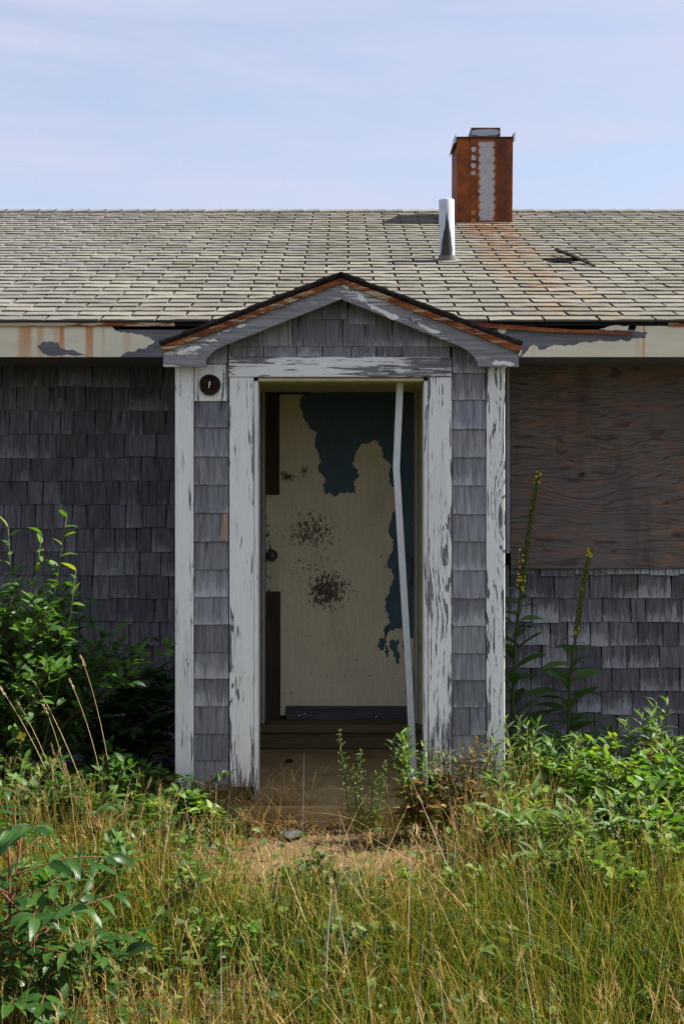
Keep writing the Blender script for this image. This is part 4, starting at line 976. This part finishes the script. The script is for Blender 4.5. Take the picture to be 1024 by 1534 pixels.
# horseweeds on the doorstep
p = Plant('horseweed', (X_(545, 6.32), 6.30, GZ), 'spindly pale green horseweed growing at the doorstep edge', 'weed')
bud = MB()
for (px, py) in ((508, 1098), (540, 1128), (577, 1145), (528, 1150), (562, 1160)):
    e = P(px, py, 6.3)-p.loc; b0 = Vector((e.x*.45, random.gauss(0, .02), 0)); pts = grow(b0, e-b0, (e-b0).length, 7, .02); sh = e-pts[-1]; pts = [q+sh*(i/7) for i, q in enumerate(pts)]; p.stem(pts, .0035, .0015)
    for j in range(34):
        t = .12+.86*j/33; q, dd = along(pts, t); a2 = j*2.4; p.leaf('golden', q, (math.cos(a2), math.sin(a2), .5), .05*(1.1-.6*t)*random.uniform(.8, 1.1))
    for j in range(9):
        t = .62+.38*j/8; q, dd = along(pts, t); a2 = j*2.4+1; tw = grow(q, (math.cos(a2), math.sin(a2), 1.3), .06*(1.3-t), 3, .1); p.stem(tw, .001, .0008, 3)
        for k in range(4): c = along(tw, .4+.2*k)[0]+Vector((random.gauss(0, .004),)*2+(0,)); bud.tube([c-Vector((0, 0, .004)), c, c+Vector((0, 0, .005))], [.0015, .003, .001], 5)
tag(p.part(bud, 'buds', 'bud'), kind='stuff'); p.done('stem', 300)
# mulleins
def mullein(base, top, label, knee=None):
    Y = base.y; p = Plant('mullein', base, label, 'wildflower'); e = top-base; H = e.z
    k1 = Vector((e.x*.25, 0, H*.5)); pts = [Vector((0, 0, 0)), k1*.5, k1, Vector((e.x*.52, 0, H*.68)), Vector((e.x*.78, 0, H*.85)), e]
    p.stem(pts, .012, .006, 7)
    sp = MB(); fl = MB()
    for j in range(420):
        t = .56+.44*random.random(); q, dd = along(pts, t); d = rdir(-.2, .4); r_ = .0125*(1.15-.45*t); c = q+d*r_
        sp.tube([c-d*.006, c+d*.003, c+d*.008], [.003, .0055, .002], 5)
    ts = [.95+.05*random.random() for _ in range(26)]+[.54+.05*random.random() for _ in range(14)]+[.62+.30*random.random() for _ in range(3)]
    for t in ts:
        q, dd = along(pts, t); d = (rdir(-.2, .6)+Vector((0, -.5, 0))).normalized(); c = q+d*.0145; a = d.orthogonal().normalized(); b_ = d.cross(a)
        vs_ = [c]+[c+(a*math.cos(x)+b_*math.sin(x))*(.0075 if k % 2 else .004)+d*.003 for k, x in enumerate([i*math.pi/5 for i in range(10)])]
        fl.add(vs_, [(0, i+1, (i+1) % 10+1) for i in range(10)])
    tag(p.part(sp, 'seed_spike', 'spike'), kind='stuff'); tag(p.part(fl, 'flowers', 'yellow'), kind='stuff')
    if knee:                                    # side spikes
        for (px, py) in knee:
            e2 = P(px, py, Y-.02)-p.loc; q = along(pts, .52)[0]; p.stem([q, q.lerp(e2, .5)+Vector((.0, -.01, -.01)), e2], .004, .003)
            f2 = MB()
            for _ in range(16):
                c = q.lerp(e2, random.uniform(.45, 1.0))+rdir()*.014; d = rdir(); a = d.orthogonal().normalized(); b_ = d.cross(a)
                f2.add([c]+[c+(a*math.cos(x)+b_*math.sin(x))*(.009 if k % 2 else .005) for k, x in enumerate([i*math.pi/5 for i in range(10)])], [(0, i+1, (i+1) % 10+1) for i in range(10)])
            tag(p.part(f2, 'flowers', 'yellow'), kind='stuff')
    for j in range(34):
        t = .02+.52*j/33; q, dd = along(pts, t); a2 = j*2.4; sz = .38*(1-t*1.45)
        p.leaf('mull', q, (math.cos(a2), math.sin(a2)*.8, .25+.6*t+random.uniform(-.2, .3)), max(.05, sz)*random.uniform(.8, 1.1), roll=random.gauss(0, .25))
    return p.done('stem')
b0 = P(762, 1080, 7.25); b0.z = GZ; t0 = P(806, 708, 7.2); mullein(b0, t0, 'tall mullein with a dark seed spike and yellow tip beside the porch corner', [(780, 826), (777, 862)])
b0 = P(846, 1090, 7.25); b0.z = GZ; t0 = P(884, 822, 7.2); mullein(b0, t0, 'shorter mullein to the right, in front of the right wall shingles')
# small evening primrose at left
p = Plant('primrose', (X_(40, 5.9), 5.9, GZ), 'small upright primrose with one yellow flower by the left bushes', 'wildflower')
pts = grow((0, 0, 0), (-.02, 0, 1), .60, 6, .03); p.stem(pts, .004, .002)
for j in range(22): q, dd = along(pts, .3+.7*j/21); p.leaf('golden', q, (math.cos(j*2.4), math.sin(j*2.4), .7), .05*random.uniform(.7, 1))
f2 = MB(); c = pts[-1]+Vector((.015, -.02, -.04))
for k in range(4):
    a = k*math.pi/2+.4; d = Vector((math.cos(a), -.35, math.sin(a))); s2 = Vector((-math.sin(a), 0, math.cos(a))); f2.add([c, c+d*.012+s2*.010, c+d*.022+s2*.005, c+d*.022-s2*.005, c+d*.012-s2*.010], [(0, 1, 2, 3, 4)])
p.part(f2, 'flower', 'yellow'); p.done('stem')
# leafy bushes at the right
bush((X_(905, 5.8), 5.85, GZ), .46, .40, 18, 'vine', .060, 'bright leafy bush in the grass below the lone goldenrod', per=18, twig=.17)
bush((X_(990, 5.4), 5.45, GZ), .44, .40, 17, 'vine', .060, 'leafy green bush at the right edge of the meadow', per=18, twig=.17)
bush((X_(860, 5.3), 5.35, GZ), .38, .32, 15, 'golden', .085, 'low leafy bush in front of the bright bush on the right', per=16, twig=.15)
bush((X_(980, 6.5), 6.6, GZ), .34, .42, 15, 'golden', .085, 'leafy undergrowth along the foot of the right wall', per=14, twig=.16, limit=200)
bush((X_(800, 5.75), 5.85, GZ), .28, .22, 8, 'vine', .045, 'small leafy bush between tall dry grass and the right bushes', per=14, twig=.13, limit=200)
bush((X_(960, 4.85), 4.85, GZ), .34, .26, 11, 'vine', .05, 'leafy tangle low in the grass, nearest of the right hand bushes', per=16, twig=.15)
bush((X_(895, 5.0), 5.05, GZ), .32, .26, 9, 'golden', .09, 'narrow leaved green clump in the grass left of the nearest right bush', per=16, twig=.15)
bush((X_(215, 5.0), 5.0, GZ), .26, .24, 9, 'vine', .045, 'low round leaved bush in the grass between the left sumacs', per=14, twig=.14)
bush((X_(90, 4.6), 4.65, GZ), .34, .24, 9, 'bush', .06, 'dark green leafy bush behind the corner sumac', per=16, twig=.16)
bush((X_(480, 5.25), 5.2, GZ), .14, .18, 7, 'lowherb', .05, 'small green weed patch at the near edge of the bare path', name='weed', cat='weed', stemm='stem', per=8, twig=.1, limit=150)
bush((X_(575, 4.5), 4.5, GZ), .20, .16, 6, 'lowherb', .045, 'yellow green weed in the middle of the near grass', name='weed', cat='weed', stemm='stem', per=8, twig=.1, limit=150)
bush((X_(265, 4.4), 4.5, GZ), .20, .16, 6, 'vine', .038, 'small bright leafy sprout in the middle of the left grass', name='seedling', cat='plant', stemm='stem', per=10, twig=.1, limit=150)
bush((X_(720, 4.9), 4.95, GZ), .24, .16, 6, 'vine', .04, 'leafy sprout among brown grass right of the path', name='seedling', cat='plant', stemm='stem', per=8, twig=.1, limit=150)

# ------------------------------------------------------------------ grass (nobody could count it)
def blades(name, mat, base, h, w, lean, azl, curve, face=None, label=None, K=4):
    """base (n,3), heights, widths; each blade K quads tapering to a tip"""
    n = len(base); t = np.linspace(0, 1, K+1)
    dirx, diry = np.cos(azl), np.sin(azl)
    fa = np.random.uniform(0, np.pi, n) if face is None else face
    sx, sy = np.cos(fa), np.sin(fa)
    vs_ = np.zeros((n, 2*(K+1), 3), np.float32)
    for i, tt in enumerate(t):
        out = (lean*tt+curve*tt*tt)*h; z = h*tt*(1-.35*np.minimum(1, curve)*tt)
        ww = w*(1-.85*tt**1.5)*.5
        cx = base[:, 0]+dirx*out; cy = base[:, 1]+diry*out; cz = base[:, 2]+z
        vs_[:, 2*i, 0] = cx-sx*ww; vs_[:, 2*i, 1] = cy-sy*ww; vs_[:, 2*i, 2] = cz
        vs_[:, 2*i+1, 0] = cx+sx*ww; vs_[:, 2*i+1, 1] = cy+sy*ww; vs_[:, 2*i+1, 2] = cz
    q = np.array([[2*i, 2*i+1, 2*i+3, 2*i+2] for i in range(K)])
    f = (np.arange(n)[:, None, None]*(2*(K+1))+q[None]).reshape(-1, 4)
    uvp = np.array([[0, t[i], 1, t[i], 1, t[i+1], 0, t[i+1]] for i in range(K)], np.float32).reshape(-1)
    return bulk(name, mat, vs_.reshape(-1, 3), f, np.tile(uvp, n), label), (base, h, lean, azl, curve)
def bulk(name, mat, v, f, uv, label):
    me = bpy.data.meshes.new(name); nf = len(f)
    me.vertices.add(len(v)); me.vertices.foreach_set('co', v.astype(np.float32).ravel())
    me.loops.add(nf*4); me.loops.foreach_set('vertex_index', f.astype(np.int32).ravel())
    me.polygons.add(nf); me.polygons.foreach_set('loop_start', np.arange(0, nf*4, 4, dtype=np.int32))
    me.update(calc_edges=True); ul = me.uv_layers.new(name='UVMap'); ul.data.foreach_set('uv', uv.astype(np.float32))
    me.validate(); me.materials.append(M[mat]); o = bpy.data.objects.new(name, me); COL.objects.link(o); WM[o] = Matrix.Identity(4)
    return tag(o, label, kind='stuff')
def vnoise(x, y, s, seed): return np.array([mnoise.noise(Vector((a*s, b_*s, seed))) for a, b_ in zip(x, y)])
def scatter(n, x0, x1, y0, y1, dens, tries=3):
    x = np.random.uniform(x0, x1, n*tries); y = np.random.uniform(y0, y1, n*tries)
    keep = np.random.rand(n*tries) < dens(x, y); x, y = x[keep][:n], y[keep][:n]
    z = np.array([gz(a, b_) for a, b_ in zip(x, y)]); return np.stack([x, y, z], 1)
def ss(a, lo, hi): t = np.clip((a-lo)/(hi-lo), 0, 1); return t*t*(3-2*t)
def bare(x, y):            # 1 on the bare dirt and under the house
    px = 512+x*FPX/np.maximum(y, .1)
    e = .12*np.sin(x*9)+.1*np.sin(y*7+x*4)
    d = ss(x, -.52, -.36)*ss(-x, -.62-.0, -.40)*ss(y+e*.6, 5.40, 5.85)*ss(-y, -6.42, -6.30)
    slab = (np.abs(x) < .86)*(y > 6.33)
    inside = (y > YW-.05)
    return np.clip(np.maximum.reduce([d*.97, slab*1.0, inside*1.0]), 0, 1)
def region(y): return y
def leafy_patch(x, y):     # where broad-leaved plants hold the ground
    px = 512+x*FPX/np.maximum(y, .1)
    return np.maximum.reduce([ss(px, 770, 860)*ss(y, 4.7, 5.3), ss(-px, -330, -230)*ss(y, 5.2, 5.9), ss(-px, -170, -90)*ss(-y, -4.4, -3.6)*.25])
DENS = lambda x, y: (1-bare(x, y))*(1-.78*leafy_patch(x, y))*np.clip(.25+.75*ss(np.sin(x*3.1+1.3*np.sin(y*2.2))+np.sin(y*4.3+x*1.7), -1.6, .6), 0, 1)
def heightmap(x, y):       # how tall the meadow stands
    k = .62+.38*ss(np.abs(x+.05), .25, 1.0)
    k *= 1-.45*ss(y, 4.9, 5.5)*ss(-np.abs(x-.05), -.85, -.55)
    return k*(1-.15*ss(y, 6.0, 6.6))*(1-.25*leafy_patch(x, y))
# meadow grass in tussocks: each a fan of blades from one crown
def tussocks(nt, per, rad, dens, x0=-2.6, x1=2.6, y0=2.3, y1=7.1):
    T = scatter(nt, x0, x1, y0, y1, dens); k = np.random.poisson(per, len(T))+3; idx = np.repeat(np.arange(len(T)), k); n = len(idx)
    a = np.random.uniform(0, 6.283, n); r = rad*np.sqrt(np.random.rand(n)); B = T[idx].copy(); B[:, 0] += np.cos(a)*r; B[:, 1] += np.sin(a)*r
    keep = np.random.rand(n) > bare(B[:, 0], B[:, 1])*1.0; B, a, r, idx = B[keep], a[keep], r[keep], idx[keep]
    return B, a, r/rad, np.random.uniform(.6, 1.1, len(T))[idx], np.random.uniform(-.18, .18, len(T))[idx]
B, a, r, hs, ln = tussocks(1650, 11, .055, DENS); n = len(B); hm = heightmap(B[:, 0], B[:, 1])
blades('grass', 'grass', B, hm*hs*np.random.uniform(.22, .56, n), np.random.uniform(.0028, .0066, n), .03+r*np.random.uniform(.03, .30, n), a+np.random.normal(0, .5, n), np.random.gamma(1.2, .15, n), label='yellow green meadow grass in tufts all over the front yard')
B, a, r, hs, ln = tussocks(2300, 12, .05, lambda x, y: DENS(x, y)*np.maximum(ss(np.sin(x*2.3+.6)+np.sin(y*3.1+x), -.9, .8), ss(-np.abs(x-.02), -.45, -.2)*ss(y, 4.3, 4.7))); n = len(B); hm = heightmap(B[:, 0], B[:, 1])
blades('grass', 'lush', B, hm*hs*np.random.uniform(.16, .42, n), np.random.uniform(.0045, .0095, n), .08+r*np.random.uniform(.1, .5, n), a+np.random.normal(0, .5, n), np.random.gamma(1.8, .3, n), label='fresh green grass tufts low in the meadow')
B = scatter(4200, -2.6, 2.6, 2.3, 7.1, lambda x, y: DENS(x, y)); n = len(B); hm = heightmap(B[:, 0], B[:, 1])
blades('grass', 'grass', B, hm*np.random.uniform(.25, .56, n), np.random.uniform(.0030, .0048, n), np.random.uniform(0, .16, n), np.random.uniform(0, 6.283, n), np.random.gamma(1.1, .12, n), label='single upright grass stems between the tufts')
# dry stalks with seed heads
B = scatter(2200, -2.4, 2.4, 2.4, 6.6, lambda x, y: DENS(x, y)*np.clip(.25+ss(np.sin(x*2.0+2)+np.sin(y*2.7), -.5, 1.2), 0, 1))
n = len(B); hm = heightmap(B[:, 0], B[:, 1])
h = hm*np.random.uniform(.34, .66, n); le = np.abs(np.random.normal(0, .16, n)); az = np.random.uniform(0, 6.283, n); cu = np.random.gamma(1.2, .13, n)
blades('dry_grass', 'dry', B, h, np.random.uniform(.0018, .0032, n), le, az, cu, label='thin straw coloured grass stalks standing in the meadow', K=5)
tipo = (le+cu)*h; tip = B+np.stack([np.cos(az)*tipo, np.sin(az)*tipo, h*(1-.35*np.minimum(1, cu))], 1)
sel = np.random.rand(n) < .62; tip, az2, cu2 = tip[sel], az[sel], cu[sel]; m = len(tip)
# each head: several short spikelets fanned round the bent tip
rep = 9; T = np.repeat(tip, rep, 0); A = np.repeat(az2, rep); k = np.tile(np.arange(rep), m)/rep
T = T+np.stack([-np.cos(A)*k*.02, -np.sin(A)*k*.02, -k*.055], 1)+np.random.normal(0, .0015, (m*rep, 3))
blades('seed_heads', 'dry', T, np.random.uniform(.010, .026, m*rep), np.random.uniform(.0018, .0034, m*rep), np.random.uniform(.1, .9, m*rep), A+np.random.normal(0, .9, m*rep), np.random.uniform(0, .6, m*rep), label='pale seed heads on the dry grass stalks', K=2)
# dry tuft along the slab edge and against the casing
def tuft_d(x, y): return np.clip(ss(-np.abs(y-6.36-.02*np.sin(x*6)), -.13, -.02)*(.06+.94*ss(-x, .05, .35)), 0, 1)
B = scatter(1300, -.82, .78, 6.16, 6.40, tuft_d, 9); B[:, 2] = np.where(B[:, 1] > 6.36, .0, B[:, 2]); n = len(B)
blades('dry_grass', 'dry', B, np.random.uniform(.06, .24, n), np.random.uniform(.002, .0042, n), np.random.uniform(.1, .9, n), np.random.uniform(0, 6.283, n), np.random.gamma(1.6, .4, n), label='dry tangled grass along the edge of the porch slab', K=5)
B = scatter(900, .05, .95, 6.05, 6.40, lambda x, y: np.ones_like(x)*.7); n = len(B)
blades('dry_grass', 'grass', B, np.random.uniform(.06, .22, n), np.random.uniform(.0014, .003, n), np.random.uniform(0, .4, n), np.random.uniform(0, 6.283, n), np.random.gamma(1.4, .22, n), label='brown green grass at the right of the doorstep')
# dead straw and crumbs lying on the bare dirt
B = scatter(1900, -.75, .85, 5.0, 6.75, lambda x, y: np.where(y < 6.34, 1, .25)); B[:, 2] = np.where(B[:, 1] > 6.35, .002, B[:, 2]+.016); n = len(B)
blades('litter', 'dry', B, np.random.uniform(.02, .09, n), np.random.uniform(.0012, .003, n), np.random.uniform(2.5, 6, n)*.2+.9, np.random.uniform(0, 6.283, n), np.random.uniform(.0, .2, n), label='dead straw and leaf crumbs lying on the bare dirt', K=3)
pb = MB()
for _ in range(260):
    x, y = random.uniform(-.7, .8), random.uniform(5.2, 6.34); r = random.uniform(.003, .011)**1.0; z = gz(x, y)+.012
    pts = [(x+r*math.cos(a)*random.uniform(.7, 1.2), y+r*math.sin(a)*random.uniform(.7, 1.2)) for a in [i*1.2566 for i in range(5)]]
    pb.add([(a, b_, z) for a, b_ in pts]+[(x, y, z+r*.7)], [(i, (i+1) % 5, 5) for i in range(5)])
tag(pb.build('pebbles', M['path']), 'small pebbles and paint flakes scattered on the dirt path', kind='stuff')
# tall pale stems right of the path
B = scatter(150, .45, .95, 5.2, 5.9, lambda x, y: np.ones_like(x)*.5); n = len(B)
blades('dry_grass', 'dry', B, np.random.uniform(.3, .62, n), np.random.uniform(.0018, .003, n), np.random.uniform(0, .25, n), np.random.uniform(0, 6.283, n), np.random.uniform(0, .3, n), label='tall pale dead stems right of the path', K=5)
# leaning and fallen straw that tangles the meadow, and pale grey dead stems
B = scatter(900, -2.4, 2.4, 2.5, 6.2, lambda x, y: DENS(x, y)*.8+.1*(1-bare(x, y))); B[:, 2] += np.random.uniform(0, .15, len(B)); n = len(B)
blades('dry_grass', 'dry', B, np.random.uniform(.12, .30, n), np.random.uniform(.0022, .0042, n), np.random.uniform(.5, 1.8, n), np.random.uniform(0, 6.283, n), np.random.uniform(0, .6, n), label='leaning and fallen straw tangled through the meadow', K=5)
B = scatter(110, -2.2, 2.2, 2.8, 6.0, lambda x, y: 1-bare(x, y)); n = len(B)
blades('dead_stems', 'greystem', B, np.random.uniform(.3, .62, n), np.random.uniform(.0035, .0055, n), np.abs(np.random.normal(0, .2, n)), np.random.uniform(0, 6.283, n), np.random.uniform(0, .12, n), label='pale grey dead stems standing among the grass', K=5)
# low broad-leaved ground cover
n = 34000; B = scatter(n, -2.5, 2.5, 2.4, 7.2, lambda x, y: (1-bare(x, y))*(.10+.9*ss(np.abs(x), .2, 1.4)*ss(np.sin(x*2.7+y*1.9)+np.sin(y*3.3-x), -1.2, .8))*.8, 4); vs_, fs, uvs = [], [], []
LV = [np.array([v.co for v in me.vertices]) for me in LF['lowherb']]; LFc = np.array([list(p.vertices) for p in LF['lowherb'][0].polygons]); LU = np.array([u.uv for u in LF['lowherb'][0].uv_layers[0].data]).reshape(-1)
nv = len(LV[0]); allv = np.zeros((len(B), nv, 3), np.float32)
for i, p3 in enumerate(B):
    m4 = np.array(lmat((p3[0], p3[1], p3[2]+random.uniform(.01, .10)+random.random()**2*.17), rdir(-.2, .7), (random.gauss(0, .4), random.gauss(0, .4), 1), random.uniform(.018, .056)))
    allv[i] = LV[i % 4] @ m4[:3, :3].T + m4[:3, 3]
f = (np.arange(len(B))[:, None, None]*nv+LFc[None]).reshape(-1, 4)
bulk('ground_cover', 'lowherb', allv.reshape(-1, 3), f, np.tile(LU, len(B)), 'small broad leaves low between the grass')

# tall single stalks with nodding heads in front of the left bushes
stalk_lab = {0: 'tall straw grass stalk with a nodding head, ending leftmost at the picture edge', 1: 'straw grass stalk with the second head from the left before the dark bushes', 2: 'paired straw grass stalk bending left with a thick pale head', 3: 'short straw stalk bowed left between the pale stalks', 4: 'straw grass stalk with a small head before the dark corner', 5: 'tallest straight straw stalk, its small head highest in the dark corner'}
for i, (bx_, by_, tx, ty) in enumerate(((112, 1190, 0, 1030), (105, 1182, 26, 1052), (150, 1178, 38, 1000), (104, 1120, 66, 1058), (160, 1170, 105, 1020), (168, 1170, 122, 985))):
    Y = 5.75+.05*i; base = P(bx_+10, by_, Y); base.z = GZ; tp = P(tx, ty, Y)
    mid = base.lerp(tp, .55)+Vector((.05, 0, .06)); pts = []
    for k in range(11):
        t = k/10; pts.append(base*(1-t)**2+mid*2*t*(1-t)+tp*t*t)
    p = Plant('grass_stalk', base, stalk_lab[i], 'grass stalk'); loc = [q-p.loc for q in pts]; p.stem(loc, .0022, .0012, 5)
    hd = MB(); dd = (loc[-1]-loc[-2]).normalized()
    for k in range(16):
        t = k/15; c = loc[-1]-dd*.05*t+Vector((0, 0, -.001)); e = (dd+rdir(-.6, .6)*.45).normalized(); hd.tube([c, c+e*.008, c+e*.018], [.001, .0026, .0006], 4)
    p.part(hd, 'seed_head', 'straw'); p.done('straw')
